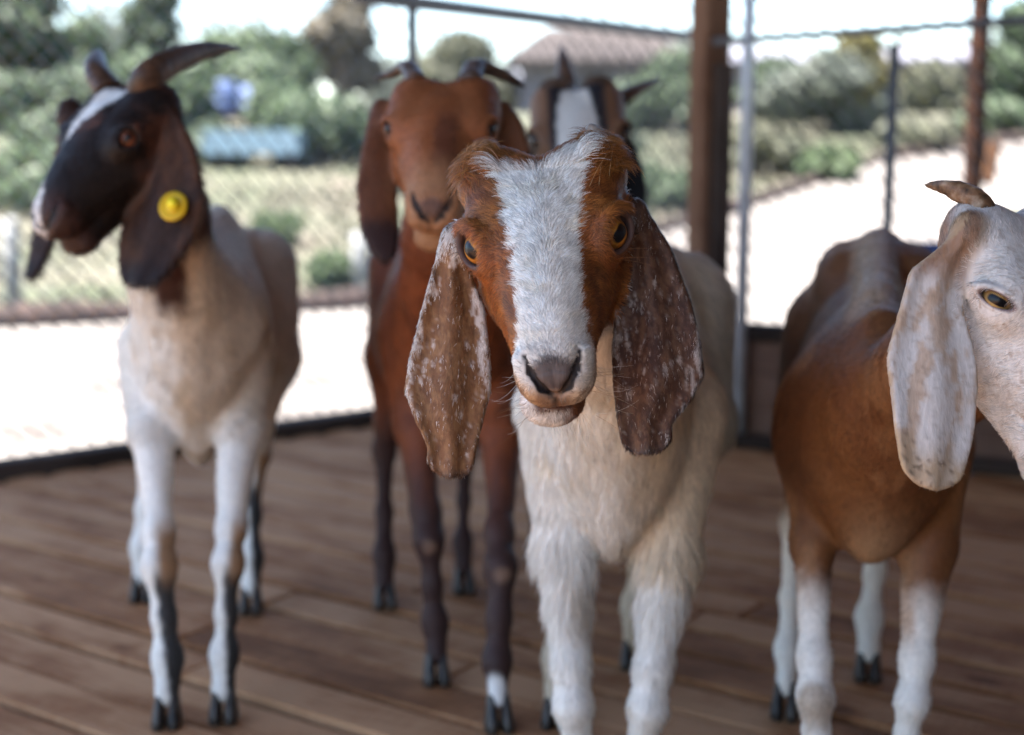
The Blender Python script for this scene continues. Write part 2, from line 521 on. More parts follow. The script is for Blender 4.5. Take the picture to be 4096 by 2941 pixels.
def chain_link(name, a, b, z0, z1, parent, pitch=0.05, r=0.0026):
    a = np.asarray(a, float); b = np.asarray(b, float)
    L = np.linalg.norm(b - a); d = (b - a) / L
    nn = np.array([-d[1], d[0]])
    off = np.array(parent.location)
    V, Fc = [], []
    H = z1 - z0
    slope = 1.05

    def seg(s0, h0, s1, h1, side):
        p = np.array([a[0] + d[0] * s0 + nn[0] * side, a[1] + d[1] * s0 + nn[1] * side, z0 + h0]) - off
        q = np.array([a[0] + d[0] * s1 + nn[0] * side, a[1] + d[1] * s1 + nn[1] * side, z0 + h1]) - off
        i = len(V)
        e1 = np.array([nn[0], nn[1], 0]) * r; e2 = np.array([d[0] * 0.7, d[1] * 0.7, 0.7]) * r
        for c in (p, q): V.extend([c + e1, c + e2, c - e1, c - e2])
        for k in range(4):
            Fc.append((i + k, i + (k + 1) % 4, i + 4 + (k + 1) % 4, i + 4 + k))
    s = -H / slope
    while s < L:
        for sg in (1, -1):
            s0, s1 = s, s + H / slope
            h0, h1 = (0, H) if sg > 0 else (H, 0)
            t0 = max(0, (0 - s0) / (s1 - s0)); t1 = min(1, (L - s0) / (s1 - s0))
            if t1 > t0:
                seg(s0 + (s1 - s0) * t0, h0 + (h1 - h0) * t0, s0 + (s1 - s0) * t1, h0 + (h1 - h0) * t1, 0.0016 * sg)
        s += pitch
    o = mesh_obj(name, V, Fc, MAT['wire'], parent, smooth=False)
    tag(o, kind='stuff')
    return o


def z3(p, z): return np.array([p[0], p[1], z])


# left fence along the deck edge
fl = empty('chain_link_fence', z3((LF0 + CORN) / 2, 0))
tag(fl, 'chain link fence along the left deck edge behind the white bodied goat', 'fence')
nout = np.array([-ld[1], ld[0]])
beam('bottom_beam', z3(LFAR + nout * 0.03, -0.02), z3(CORN + nout * 0.03, -0.02), 0.07, 0.11, MAT['beam'], fl)
chain_link('wire_mesh', LFAR + nout * 0.03, CORN + nout * 0.03, 0.04, 1.75, fl)
pipe('corner_post', z3(CORN + nout * 0.03, -0.35), z3(CORN + nout * 0.03, 1.8), 0.016, MAT['darkpipe'], fl)
pipe('post', z3(LFAR + nout * 0.03, -0.35), z3(LFAR + nout * 0.03, 1.8), 0.024, MAT['galv'], fl)
pipe('top_rail', z3(LFAR + nout * 0.03, 1.8), z3(CORN + nout * 0.03, 1.8), 0.018, MAT['galv'], fl)

# middle fence: rail that runs from the corner away to the big post
mid_end = P(2790, 150, 5.1)
fm = empty('rail_fence', z3(CORN, 0))
tag(fm, 'dark top rail running back from the corner pipe behind the brown goat', 'fence')
cz = P(1690, 14, np.dot(np.array([CORN[0], CORN[1], 1.1]) - CAM, FWD))[2]
beam('top_rail', z3(CORN, cz) - nrm(mid_end - z3(CORN, cz)) * 0.25, mid_end, 0.035, 0.04, MAT['darkpipe'], fm)
pipe('post', np.array([mid_end[0], mid_end[1], GZ]), mid_end, 0.02, MAT['galv'], fm)
chain_link('wire_mesh', CORN + np.array([0.03, 0.03]), mid_end[:2], 0.05, 1.1, fm, pitch=0.055)

# right fence: boarded kick wall, pipes, wire, rail
fr = empty('boarded_fence', z3((RW0 + RW1) / 2, 0))
tag(fr, 'low brown board wall with wire mesh above it behind the right goat', 'fence')
nr = np.array([-rd[1], rd[0]])
nr = nr if nr[1] > 0 else -nr
for k in range(3):
    z0 = 0.012 + k * 0.088
    beam('board', z3(RBACK + nr * 0.02, z0 + 0.044), z3(RFAR + nr * 0.02, z0 + 0.044), 0.025, 0.0874, MAT['board'], fr, 0.003)
beam('bottom_rail', z3(RBACK - nr * 0.03, 0.018), z3(RFAR - nr * 0.03, 0.018), 0.05, 0.034, MAT['beam'], fr)
beam('cap_rail', z3(RBACK + nr * 0.02, 0.297), z3(RFAR + nr * 0.02, 0.297), 0.075, 0.042, MAT['beam'], fr)
chain_link('wire_mesh', RBACK + nr * 0.02, RFAR + nr * 0.02, 0.31, 1.45, fr)
ra = P(2818, 170, np.dot(z3(RW0, 1.05) - CAM, FWD)); rb = P(3900, 95, np.dot(z3(RW1, 1.0) - CAM, FWD))
pipe('top_rail', ra, rb + (rb - ra) * 0.6, 0.010, MAT['darkpipe'], fr)


def on_wall(px):
    """wall foot point seen at column px"""
    k = (px - 2048) / FPX
    for t in np.linspace(-0.5, 3, 3501):
        q = RW0 + rd * t
        D = np.dot(z3(q, 0.5) - CAM, FWD)
        if q[0] / D >= k: return q
    return RW1


gp = on_wall(2978)
pipe('galvanised_post', z3(gp - nr * 0.012, 0.0), z3(gp - nr * 0.012, 1.9), 0.0165, MAT['galv'], fr)
gp2 = on_wall(3522)
pipe('thin_post', z3(gp2 + nr * 0.05, 0.0), z3(gp2 + nr * 0.05, 1.02), 0.0135, MAT['darkpipe'], fr)

# timber posts
bp_ = on_wall(2812) + nr * 0.02
tp = empty('timber_post', z3(bp_, -0.35))
tag(tp, 'thick square brown timber post right of the spotted long eared goat', 'post')
s_ = beam('shaft', z3(bp_, -0.35), z3(bp_, 2.85), 0.080, 0.080, MAT['post'], tp, 0.008, roll=math.radians(28))
beam('shade_strip', z3(bp_ + np.array([0.028, -0.055]), 0.0), z3(bp_ + np.array([0.028, -0.055]), 0.98), 0.03, 0.045, MAT['beam'], tp, 0.004)  # dark strip added to stand for the post's shaded right part
p2 = P(3897, 600, 5.6)[:2]
tp2 = empty('timber_post', z3(p2, GZ))
tag(tp2, 'slim dark red timber post behind the horned pale goat head', 'post')
beam('shaft', z3(p2, GZ), z3(p2, 2.85), 0.062, 0.062, MAT['postdark'], tp2, 0.006, roll=0.4)
beam('cleat', z3(p2 + np.array([0.055, 0]), 0.62), z3(p2 + np.array([0.075, 0]), 0.78), 0.05, 0.05, MAT['post'], tp2, 0.004)

# roof over the deck (above the frame): keeps the goats in shade
roof = empty('pavilion_roof', (0.4, 1.2, 2.75))
tag(roof, 'unseen timber shelter roof shading the plank deck', 'roof')
RX, RZ = 0.4, 2.75


def roof_panel(x0, z0, x1, z1, y0, y1):
    v = [(x0 - 0.4, y0 - 1.2, z0 - RZ), (x1 - 0.4, y0 - 1.2, z1 - RZ), (x1 - 0.4, y1 - 1.2, z1 - RZ), (x0 - 0.4, y1 - 1.2, z0 - RZ)]
    v = v + [(q[0], q[1], q[2] + 0.03) for q in v]
    mesh_obj('roof_panel', v, [(0, 1, 2, 3), (7, 6, 5, 4), (0, 4, 5, 1), (1, 5, 6, 2), (2, 6, 7, 3), (3, 7, 4, 0)], MAT['roofwood'], roof, smooth=False)


roof_panel(0.9, 3.5, -2.2, 2.75, 0.55, 4.9)
roof_panel(0.9, 3.5, 5.2, 2.75, 0.55, 4.9)
roof_panel(0.9, 3.46, 5.2, 2.71, -2.6, 0.55)  # unseen front panels, shaped so light enters mainly from the left
roof_panel(0.9, 3.46, -1.2, 2.95, -2.6, 0.55)
for k in range(4):
    yy = 0.7 + k * 1.35
    beam('rafter', (0.9, yy, 3.43), (-2.2, yy, 2.68), 0.05, 0.1, MAT['roofwood'], roof, 0.004)
for k in range(6):
    yy = -2.4 + k * 1.42
    beam('rafter', (0.9, yy, 3.43), (5.2, yy, 2.68), 0.05, 0.1, MAT['roofwood'], roof, 0.004)
# unseen plank walls, added on the right and behind to block light
sw = empty('light_block_wall', (1.5, 0.6, 0))
tag(sw, 'unseen brown plank wall added to block light from the right', 'wall')
for k in range(17):
    z0 = -0.3 + k * 0.19
    beam('board', (1.52 + 0.002 * (k % 2), -1.9, z0 + 0.09), (1.52 + 0.002 * (k % 2), 3.12, z0 + 0.09), 0.025, 0.18, MAT['board'], sw, 0.003)
sw2 = empty('light_block_wall', (0.7, -1.9, 0))  # added behind the camera to keep light coming from the left
tag(sw2, 'unseen brown plank wall added to block light behind the camera', 'wall')
for k in range(17):
    z0 = -0.3 + k * 0.19
    beam('board', (0.3, -1.93 + 0.002 * (k % 2), z0 + 0.09), (1.5, -1.93 + 0.002 * (k % 2), z0 + 0.09), 0.025, 0.18, MAT['board'], sw2, 0.003)

# ------------------------------------------------------------------ SDF tools
def smin(a, b, k):
    h = np.maximum(k - np.abs(a - b), 0) / k
    return np.minimum(a, b) - h * h * k * 0.25


def smax(a, b, k): return -smin(-a, -b, k)


def cone(p, a, b, r1, r2):
    a = np.asarray(a, float); b = np.asarray(b, float)
    ab = b - a
    t = np.clip(((p - a) @ ab) / (ab @ ab), 0, 1)
    return rowlen(p - a - t[:, None] * ab) - (r1 + (r2 - r1) * t)


def ell(p, c, r, R=None):
    q = p - np.asarray(c, float)
    if R is not None: q = q @ np.asarray(R, float).T
    r = np.asarray(r, float)
    k0 = rowlen(q / r); k1 = rowlen(q / (r * r)) + 1e-9
    return k0 * (k0 - 1) / k1


def chain(p, pts, rad, k=0.015):
    d = None
    for i in range(len(pts) - 1):
        c = cone(p, pts[i], pts[i + 1], rad[i], rad[i + 1])
        d = c if d is None else smin(d, c, k)
    return d


def surface_nets(fn, lo, hi, s):
    """mesh the zero set of fn inside lo..hi with voxel s (sparse evaluation)"""
    B = 4
    nb = np.ceil((np.asarray(hi) - lo) / (s * B)).astype(int) + 1
    n = nb * B + 1
    cc = [lo[i] + (np.arange(nb[i]) + 0.5) * s * B for i in range(3)]
    G = np.stack(np.meshgrid(*cc, indexing='ij'), -1).reshape(-1, 3)
    d = np.concatenate([fn(G[i:i + 200000]) for i in range(0, len(G), 200000)])
    vol = np.repeat(np.repeat(np.repeat(d.reshape(nb).astype(np.float32), B, 0), B, 1), B, 2)
    vol = np.pad(vol, ((0, 1), (0, 1), (0, 1)), 'edge')
    act = np.argwhere(np.abs(d.reshape(nb)) < s * B * 1.3)
    loc = np.stack(np.meshgrid(*[np.arange(B + 1)] * 3, indexing='ij'), -1).reshape(-1, 3)
    step = 1500
    for i in range(0, len(act), step):
        idx = (act[i:i + step, None, :] * B + loc[None]).reshape(-1, 3)
        val = fn(idx * s + lo)
        vol[idx[:, 0], idx[:, 1], idx[:, 2]] = val
    sg = vol < 0
    cnt = np.zeros(tuple(n - 1), np.uint8)
    for dx in (0, 1):
        for dy in (0, 1):
            for dz in (0, 1):
                cnt += sg[dx:n[0] - 1 + dx, dy:n[1] - 1 + dy, dz:n[2] - 1 + dz]
    cells = np.argwhere((cnt > 0) & (cnt < 8))
    vid = np.full(tuple(n - 1), -1, np.int32)
    vid[cells[:, 0], cells[:, 1], cells[:, 2]] = np.arange(len(cells))
    acc = np.zeros((len(cells), 3)); num = np.zeros(len(cells))
    cor = [(a, b, c) for a in (0, 1) for b in (0, 1) for c in (0, 1)]
    vals = {q: vol[cells[:, 0] + q[0], cells[:, 1] + q[1], cells[:, 2] + q[2]].astype(float) for q in cor}
    for q in cor:
        for ax in range(3):
            if q[ax]: continue
            r = list(q); r[ax] = 1; r = tuple(r)
            a, b = vals[q], vals[r]
            m = (a < 0) != (b < 0)
            t = np.where(m, a / np.where(m, a - b, 1), 0)
            pt = np.tile(np.array(q, float), (len(cells), 1)); pt[:, ax] = t
            acc += pt * m[:, None]; num += m
    verts = (cells + acc / num[:, None]) * s + lo
    quads = []
    for ax in range(3):
        b, c = (ax + 1) % 3, (ax + 2) % 3
        sl0 = [slice(None)] * 3; sl1 = [slice(None)] * 3
        sl0[ax] = slice(0, n[ax] - 1); sl1[ax] = slice(1, n[ax])
        e = sg[tuple(sl0)] != sg[tuple(sl1)]
        pos = np.argwhere(e)
        pos = pos[(pos[:, b] > 0) & (pos[:, c] > 0) & (pos[:, b] < n[b] - 1) & (pos[:, c] < n[c] - 1)]
        ob = np.zeros(3, int); oc = np.zeros(3, int); ob[b] = 1; oc[c] = 1
        g = lambda q: vid[q[:, 0], q[:, 1], q[:, 2]]
        q = np.stack([g(pos), g(pos - ob), g(pos - ob - oc), g(pos - oc)], -1)
        inside = sg[pos[:, 0], pos[:, 1], pos[:, 2]]
        q = np.where(inside[:, None], q[:, ::-1], q)
        quads.append(q[(q >= 0).all(1)])
    quads = np.concatenate(quads)[:, ::-1]
    return verts, quads


def grad(fn, p, h=0.0010, d0=None):
    g = np.zeros_like(p)
    for i in range(3):
        e = np.zeros(3); e[i] = h
        g[:, i] = fn(p + e) - (d0 if d0 is not None else fn(p - e))
    return g / (h if d0 is not None else 2 * h)


# ------------------------------------------------------------------ the goats
HY = [-0.01, 0.02, 0.06, 0.085, 0.12, 0.15, 0.18, 0.205, 0.225, 0.243]
h_top = smooth_curve(HY, [0.028, 0.051, 0.057, 0.056, 0.051, 0.046, 0.039, 0.031, 0.021, 0.004], 0.05)
h_bot = smooth_curve(HY, [-0.05, -0.075, -0.090, -0.090, -0.078, -0.064, -0.050, -0.042, -0.036, -0.024], 0.05)
h_wid = smooth_curve(HY, [0.046, 0.058, 0.0620, 0.0605, 0.053, 0.045, 0.037, 0.0318, 0.0288, 0.021], 0.05)


class Goat:
    pass


def ear_setup(rows, Dt, Db, skew=0.0, bow=4.0, tau=0.0042, wav=0.0, pitch_fold=0.0):
    """ear from rows of (py, left px, right px): its own frame, widths and bow"""
    e = Goat()
    n = len(rows)
    Ds = np.linspace(Dt, Db, n)
    mids = np.array([P((l + r) / 2, y, D) for (y, l, r), D in zip(rows, Ds)])
    e.c0 = mids[0]
    e.d = nrm(mids[-1] - mids[0])
    l = np.array([1.0, 0, 0]) + skew * np.array([0, -1.0, 0]); l = nrm(l - e.d * (l @ e.d)); e.l = l
    nn = np.cross(e.l, e.d); nn = nn if nn[1] < 0 else -nn; e.n = nn
    u = (mids - e.c0) @ e.d; c = (mids - e.c0) @ e.l
    w = np.array([(r - l_) / 2 * D / FPX for (y, l_, r), D in zip(rows, Ds)]) / max(0.3, e.l[0])
    e.L = u[-1]; e.bow = bow; e.tau = tau; e.wav = wav
    e.cf = smooth_curve(u, c, 0.03); e.wf = smooth_curve(u, w, 0.03)
    return e


def ear_local(e, p):
    q = p - e.c0
    return q @ e.d, q @ e.l, q @ e.n


def ear_sdf(e, p):
    u, v, n = ear_local(e, p)
    uc = np.clip(u, 0, e.L)
    w = e.wf(uc); c = e.cf(uc)
    vv = v - c
    bend = -e.bow * vv * vv + e.wav * np.cos(vv / np.maximum(w, 0.01) * 5.5) * np.clip(uc / 0.04, 0, 1) + 0.0016 * np.sin(uc * 55 + vv * 40)
    np_ = n - bend
    tau = e.tau + 0.006 * np.exp(-np.maximum(u, 0) / 0.025)
    ta = np.clip((u - (e.L - 0.017)) / 0.017, 0, 1)
    w = w * (1 - ta ** 2.6) ** (1 / 2.6)
    q1 = np.maximum(np.abs(vv) - np.maximum(w - tau, 0.001), 0)
    q3 = np.maximum(-u, 0) + np.maximum(u - (e.L - tau), 0)
    return np.sqrt(q1 * q1 + np_ * np_ + q3 * q3) - tau


def head_frame(g, eye_mid, Fd, Sd, scale=1.0):
    Fd = nrm(Fd); S = nrm(np.asarray(Sd) - Fd * (np.asarray(Sd) @ Fd)); U = np.cross(S, Fd)
    if U[2] < 0: U = -U
    g.hF, g.hS, g.hU, g.hs = Fd, S, U, scale
    g.hM = np.stack([S, Fd, U])
    g.T1, g.T2 = T1, T2
    g.hO = np.asarray(eye_mid) - scale * (0.085 * Fd + 0.028 * U)


FSH = 0.91                                   # face shortening ahead of the eyes


def hl2w(g, l):
    l = np.array(l, float)
    l[..., 1] = np.where(l[..., 1] > 0.09, 0.09 + (l[..., 1] - 0.09) * FSH, l[..., 1])
    return g.hO + g.hs * (l @ g.hM)


def w2hl(g, p):
    l = ((p - g.hO) @ g.hM.T) / g.hs
    l[:, 1] = np.where(l[:, 1] > 0.09, 0.09 + (l[:, 1] - 0.09) / FSH, l[:, 1])
    return l


EYE_E = np.array([0.0620, 0.0930, 0.0320])
EYE_N = nrm([0.67, 0.55, 0.50])
T1 = nrm(np.cross([0, 0, 1.0], EYE_N)); T1 = T1 if T1[1] > 0 else -T1    # roughly forward along the face
T1 = nrm(T1 + np.array([0, 0, -0.35])); T1 = nrm(T1 - EYE_N * (T1 @ EYE_N))
T2 = np.cross(EYE_N, T1); T2 = T2 if T2[2] > 0 else -T2


def head_sdf(g, l):
    x, y, z = l[:, 0], l[:, 1], np.where(l[:, 2] < 0, l[:, 2] / g.deep, l[:, 2])
    ax = np.abs(x)
    yc = np.clip(y, -0.01, 0.243)
    w, zt, zb = h_wid(yc), h_top(yc), h_bot(yc)
    zc = (zt + zb) / 2; h = (zt - zb) / 2
    rel = (z - zc) / h
    w = w * (1 - 0.22 * np.clip(-rel, 0, 1) - 0.10 * np.clip(rel, 0, 1))
    nexp = 2.5
    q = ((ax / w) ** nexp + np.abs(rel) ** nexp) ** (1 / nexp)
    d = (q - 1) * np.minimum(w, h)
    d = smax(d, np.abs(y - 0.1165) - 0.1265, 0.03)
    m = np.stack([ax, y, z], -1)
    d = smin(d, ell(m, (0.0440, 0.081, 0.024), (0.0250, 0.036, 0.0250)), 0.016)          # orbit
    d = smin(d, ell(m, (0.039, 0.012, 0.027), (0.025, 0.028, 0.022 + g.poll)), 0.030)     # horn base
    d = smin(d, ell(m, (0.041, 0.040, 0.018), (0.021, 0.040, 0.030)), 0.022)             # temple
    d = smin(d, ell(m, (0.036, 0.066, -0.045), (0.024, 0.045, 0.040)), 0.025)            # cheek
    d = smin(d, ell(m, (0.0075, 0.217, -0.0085), (0.0232, 0.027, 0.0265)), 0.014)           # upper lip
    jo = g.jaw
    lj = np.stack([x - jo, y, z], -1)
    d = smin(d, cone(lj, (0, 0.12, -0.058), (0, 0.200, -0.0535), 0.028, 0.0240), 0.018)  # lower jaw
    d = smin(d, ell(lj, (0, 0.210, -0.0580), (0.0255, 0.021, 0.0172)), 0.012)                # chin
    # mouth
    zm = np.interp(y, [0.15, 0.19, 0.215, 0.25], [-0.034, -0.037, -0.0355, -0.0315])
    th = np.interp(y, [0.16, 0.19, 0.225, 0.25], [0.0002, 0.0006, 0.0010 + g.mouth, 0.0016 + g.mouth * 1.5])
    slab = np.maximum(np.abs(z - zm) - th, 0.165 - y)
    d = smax(d, -slab, 0.006)
    # nostrils
    nd = chain(m, [(0.0225, 0.217, 0.0185), (0.0190, 0.231, 0.0120), (0.0110, 0.2415, 0.0020), (0.0030, 0.2425, -0.0055)],
               [0.0014, 0.0030, 0.0034, 0.0020], 0.004)
    d = smax(d, -nd, 0.005)
    # nostril wing (outer rim) and philtrum
    d = smin(d, cone(m, (0.0265, 0.215, 0.011), (0.016, 0.237, -0.004), 0.0045, 0.0045), 0.010)
    d = smax(d, -cone(m, (0, 0.2445, -0.005), (0, 0.2440, -0.028), 0.0017, 0.0015), 0.004)
    # eyes
    e = m - EYE_E
    t1, t2, tn = e @ g.T1, e @ g.T2, e @ EYE_N
    t1, t2, tn = t1 / g.eyesc, t2 / g.eyeop / g.eyesc, tn / g.eyesc
    rho = np.sqrt((t1 / 1.28) ** 2 + t2 ** 2)
    ring = np.sqrt((rho - 0.0154) ** 2 + (tn + 0.001) ** 2) - 0.0034
    d = smin(d, ring * g.eyesc, 0.006)
    bro = np.sqrt((rho - 0.0198) ** 2 + (tn - 0.000) ** 2 + np.maximum(-t2 + 0.004, 0) ** 2) - 0.0035
    d = smin(d, bro * g.eyesc, 0.008)
    cav = np.sqrt((t1 / 1.30) ** 2 + t2 ** 2 + (tn * 0.75) ** 2) - 0.0140
    d = smax(d, -cav * g.eyesc, 0.003)
    return d * g.hs


def torso_setup(g, T0, T1_, w=1.0, top=1.0, bot=1.0, hipbone=0.0):
    T0 = np.asarray(T0, float); T1_ = np.asarray(T1_, float)
    y = nrm(T1_ - T0); x = nrm(np.cross(y, [0, 0, 1.0])); z = np.cross(x, y)
    g.tO, g.tM, g.tL = T0, np.stack([x, y, z]), np.linalg.norm(T1_ - T0)
    L = g.tL
    st = np.array([-0.02, 0.06, 0.18, 0.36, 0.55, 0.74, 0.88, 1.02]) * L
    g.tw = smooth_curve(st, np.array([0.045, 0.078, 0.098, 0.118, 0.132, 0.115, 0.092, 0.045]) * w, 0.05)
    g.tt = smooth_curve(st, np.array([0.04, 0.105, 0.150, 0.150, 0.145, 0.155, 0.150, 0.09]) * top, 0.05)
    g.tb = smooth_curve(st, np.array([-0.09, -0.165, -0.195, -0.205, -0.215, -0.175, -0.085, 0.02]) * bot, 0.05)
    g.hipbone = hipbone


def torso_sdf(g, p):
    l = (p - g.tO) @ g.tM.T
    x, y, z = l[:, 0], l[:, 1], l[:, 2]
    yc = np.clip(y, -0.02 * g.tL, 1.02 * g.tL)
    w, zt, zb = g.tw(yc), g.tt(yc), g.tb(yc)
    zc = (zt + zb) / 2 - 0.02; h1 = zt - zc; h2 = zc - zb
    rel = np.where(z > zc, (z - zc) / h1, (zc - z) / h2)
    fr = sstep(0.55 * g.tL, 0.10 * g.tL, y)
    wt = w * (1 - 0.25 * np.clip((z - zc) / h1, 0, 1) - (0.10 + 0.32 * fr) * np.clip((zc - z) / h2, 0, 1) ** 1.6)
    q = np.sqrt((x / wt) ** 2 + rel ** 2)
    d = (q - 1) * np.minimum(w, (h1 + h2) / 2) * 0.9
    d = smax(d, np.maximum(-0.02 * g.tL - y, y - 1.02 * g.tL), 0.05)
    if g.hipbone:
        m = np.stack([np.abs(x), y, z], -1)
        d = smin(d, ell(m, (0.052, 0.82 * g.tL, 0.118), (0.028, 0.06, 0.020 + g.hipbone)), 0.06)
        d = smin(d, cone(m, (0, 0.05 * g.tL, 0.14), (0, 0.9 * g.tL, 0.155), 0.018, 0.016), 0.03)
    return d


FR = [0.050, 0.031, 0.0178, 0.0190, 0.0120, 0.0164, 0.0155]
HR = [0.078, 0.050, 0.0195, 0.0200, 0.0122, 0.0168, 0.0155]


def leg_front(g, side, hoof, thick=1.0, kz=0.20, ez=0.36):
    """joints of a front leg on torso side (+/-1) down to the hoof point"""
    sh = g.tO + np.array([side * 0.070, 0.13 * g.tL / 0.6, -0.02]) @ g.tM
    el = g.tO + np.array([side * 0.078, 0.15 * g.tL / 0.6, -0.17]) @ g.tM
    hoof = np.asarray(hoof, float)
    el = np.array([el[0] * 0.6 + hoof[0] * 0.4, el[1] * 0.6 + hoof[1] * 0.4, ez])
    fw = nrm(np.array([-g.tM[1][0], -g.tM[1][1], 0]))
    kn = np.array([el[0] * 0.35 + hoof[0] * 0.65, el[1] * 0.35 + hoof[1] * 0.65, kz]) + fw * 0.012
    ak = kn * 0.75 + el * 0.25
    fe = np.array([hoof[0], hoof[1], 0.085]) - fw * 0.020
    mc = kn * 0.45 + fe * 0.55
    pa = np.array([hoof[0], hoof[1], 0.038]) - fw * 0.002
    return dict(pts=[sh, el, ak, kn, mc, fe, pa], rad=[r * thick for r in FR], hoof=hoof, fw=fw, knee=kn, kind='f')


def leg_hind(g, side, hoof, thick=1.0, sz=0.40, hz=0.25):
    hp = g.tO + np.array([side * 0.055, 0.86 * g.tL, 0.03]) @ g.tM
    stf = g.tO + np.array([side * 0.085, 0.74 * g.tL, -0.11]) @ g.tM
    hoof = np.asarray(hoof, float)
    fw = nrm(np.array([-g.tM[1][0], -g.tM[1][1], 0]))
    hk = np.array([hoof[0] * 0.8 + stf[0] * 0.2, hoof[1] * 0.8 + stf[1] * 0.2, hz]) - fw * 0.075
    ah = hk * 0.72 + stf * 0.28
    fe = np.array([hoof[0], hoof[1], 0.085]) - fw * 0.022
    mc = hk * 0.4 + fe * 0.6
    pa = np.array([hoof[0], hoof[1], 0.038]) - fw * 0.002
    return dict(pts=[hp, stf, ah, hk, mc, fe, pa], rad=[r * thick for r in HR], hoof=hoof, fw=fw, knee=hk, kind='h')


def culled(p, c, R, fn, margin=0.10):
    """evaluate fn only near its bounding sphere; elsewhere the distance to the sphere"""
    d = rowlen(p - c) - R
    m = d < margin
    if m.any(): d[m] = fn(p[m])
    return d


def bsphere(pts, rad):
    pts = np.asarray(pts, float); c = (pts.min(0) + pts.max(0)) / 2
    return c, float(np.max(np.linalg.norm(pts - c, axis=1) + np.asarray(rad)))


def goat_groups(g, p):
    """distance to each body region"""
    r = {}
    r['head'] = culled(p, hl2w(g, (0, 0.115, 0)), 0.165 * g.hs, lambda q: head_sdf(g, w2hl(g, q)), 0.06)
    for i, e in enumerate(g.ears):
        rt = g.earroot[i]
        fn = lambda q: smin(ear_sdf(e, q), cone(q, rt, e.c0 + e.d * 0.012, 0.017, 0.0125), 0.014)
        r['ear%d' % i] = culled(p, e.c0 + e.d * e.L * 0.45, e.L * 0.6 + 0.07, fn, 0.04)
    pts, rad = [q[0] for q in g.neck], [q[1] for q in g.neck]
    r['neck'] = culled(p, *bsphere(pts, rad), lambda q: chain(q, pts, rad, 0.05))
    r['torso'] = culled(p, g.tO + g.tM[1] * g.tL * 0.5, g.tL * 0.62, lambda q: torso_sdf(g, q))
    for i, L in enumerate(g.legs):
        # upper and lower leg are culled apart
        a = culled(p, *bsphere(L['pts'][:4], L['rad'][:4]), lambda q: chain(q, L['pts'][:4], L['rad'][:4], 0.02), 0.06)
        b = culled(p, *bsphere(L['pts'][3:], L['rad'][3:]), lambda q: chain(q, L['pts'][3:], L['rad'][3:], 0.02), 0.06)
        r['leg%d' % i] = smin(a, b, 0.02)
    if g.tail is not None:
        r['tail'] = culled(p, *bsphere(g.tail, 0.022), lambda q: chain(q, g.tail, [0.017, 0.014, 0.008], 0.02), 0.05)
    return r


def goat_sdf(g, p):
    r = goat_groups(g, p)
    d = smin(r['neck'], r['torso'], 0.07)
    for i in range(len(g.legs)): d = smin(d, r['leg%d' % i], 0.022)
    if 'tail' in r: d = smin(d, r['tail'], 0.03)
    if g.lump is not None:
        m_ = np.abs(d) < 0.012
        if m_.any(): d[m_] = d[m_] + g.lump(p[m_])
    d = smin(d, r['head'], 0.03)
    for i in range(len(g.ears)): d = smin(d, r['ear%d' % i], 0.010)
    return d


def hoof_mesh(name, parent, base, hoof, fw, mat):
    fw = np.asarray(fw); lat = np.array([-fw[1], fw[0], 0])
    V, Fc = [], []
    for s in (-1, 1):
        i0 = len(V)
        rings = [(0.0, 1.12, 0.0, 0.004), (0.012, 1.08, 0.0, 0.003), (0.034, 0.86, -0.008, 0.0), (0.046, 0.6, -0.012, 0.0)]
        n = 10
        for (z, sc, sh, _) in rings:
            for k in range(n):
                a = 2 * math.pi * k / n
                fx = math.cos(a) * 0.0215 * sc + sh + 0.004
                if math.cos(a) > 0: fx += 0.006 * (1 - z / 0.05)
                lx = math.sin(a) * 0.0095 * sc + s * (0.0105 - 0.003 * z / 0.046)
                # inner faces are flat
                if s * math.sin(a) < 0: lx = s * (0.0105 - 0.0085 * sc * abs(math.sin(a)))
                V.append(hoof + fw * fx + lat * lx + np.array([0, 0, z + 0.001]))
        for r in range(3):
            for k in range(n):
                a, b = i0 + r * n + k, i0 + r * n + (k + 1) % n
                Fc.append((a, b, b + n, a + n))
        Fc.append(tuple(i0 + k for k in range(n))[::-1]); Fc.append(tuple(i0 + 3 * n + k for k in range(n)))
    return mesh_obj(name, np.asarray(V) - base, Fc, mat, parent)


def dewclaws(parent, base, hoof, fw):
    lat = np.array([-fw[1], fw[0], 0])
    for s in (-1, 1):
        a = hoof - fw * 0.030 + lat * s * 0.009 + np.array([0, 0, 0.074])
        b = a - fw * 0.010 + np.array([0, 0, -0.016])
        v, f = tube(np.array([a - base, (a + b) / 2 - base, b - base]), [0.0055, 0.0050, 0.0022], 6)
        mesh_obj('dewclaw', v, f, MAT['hoof'], parent)


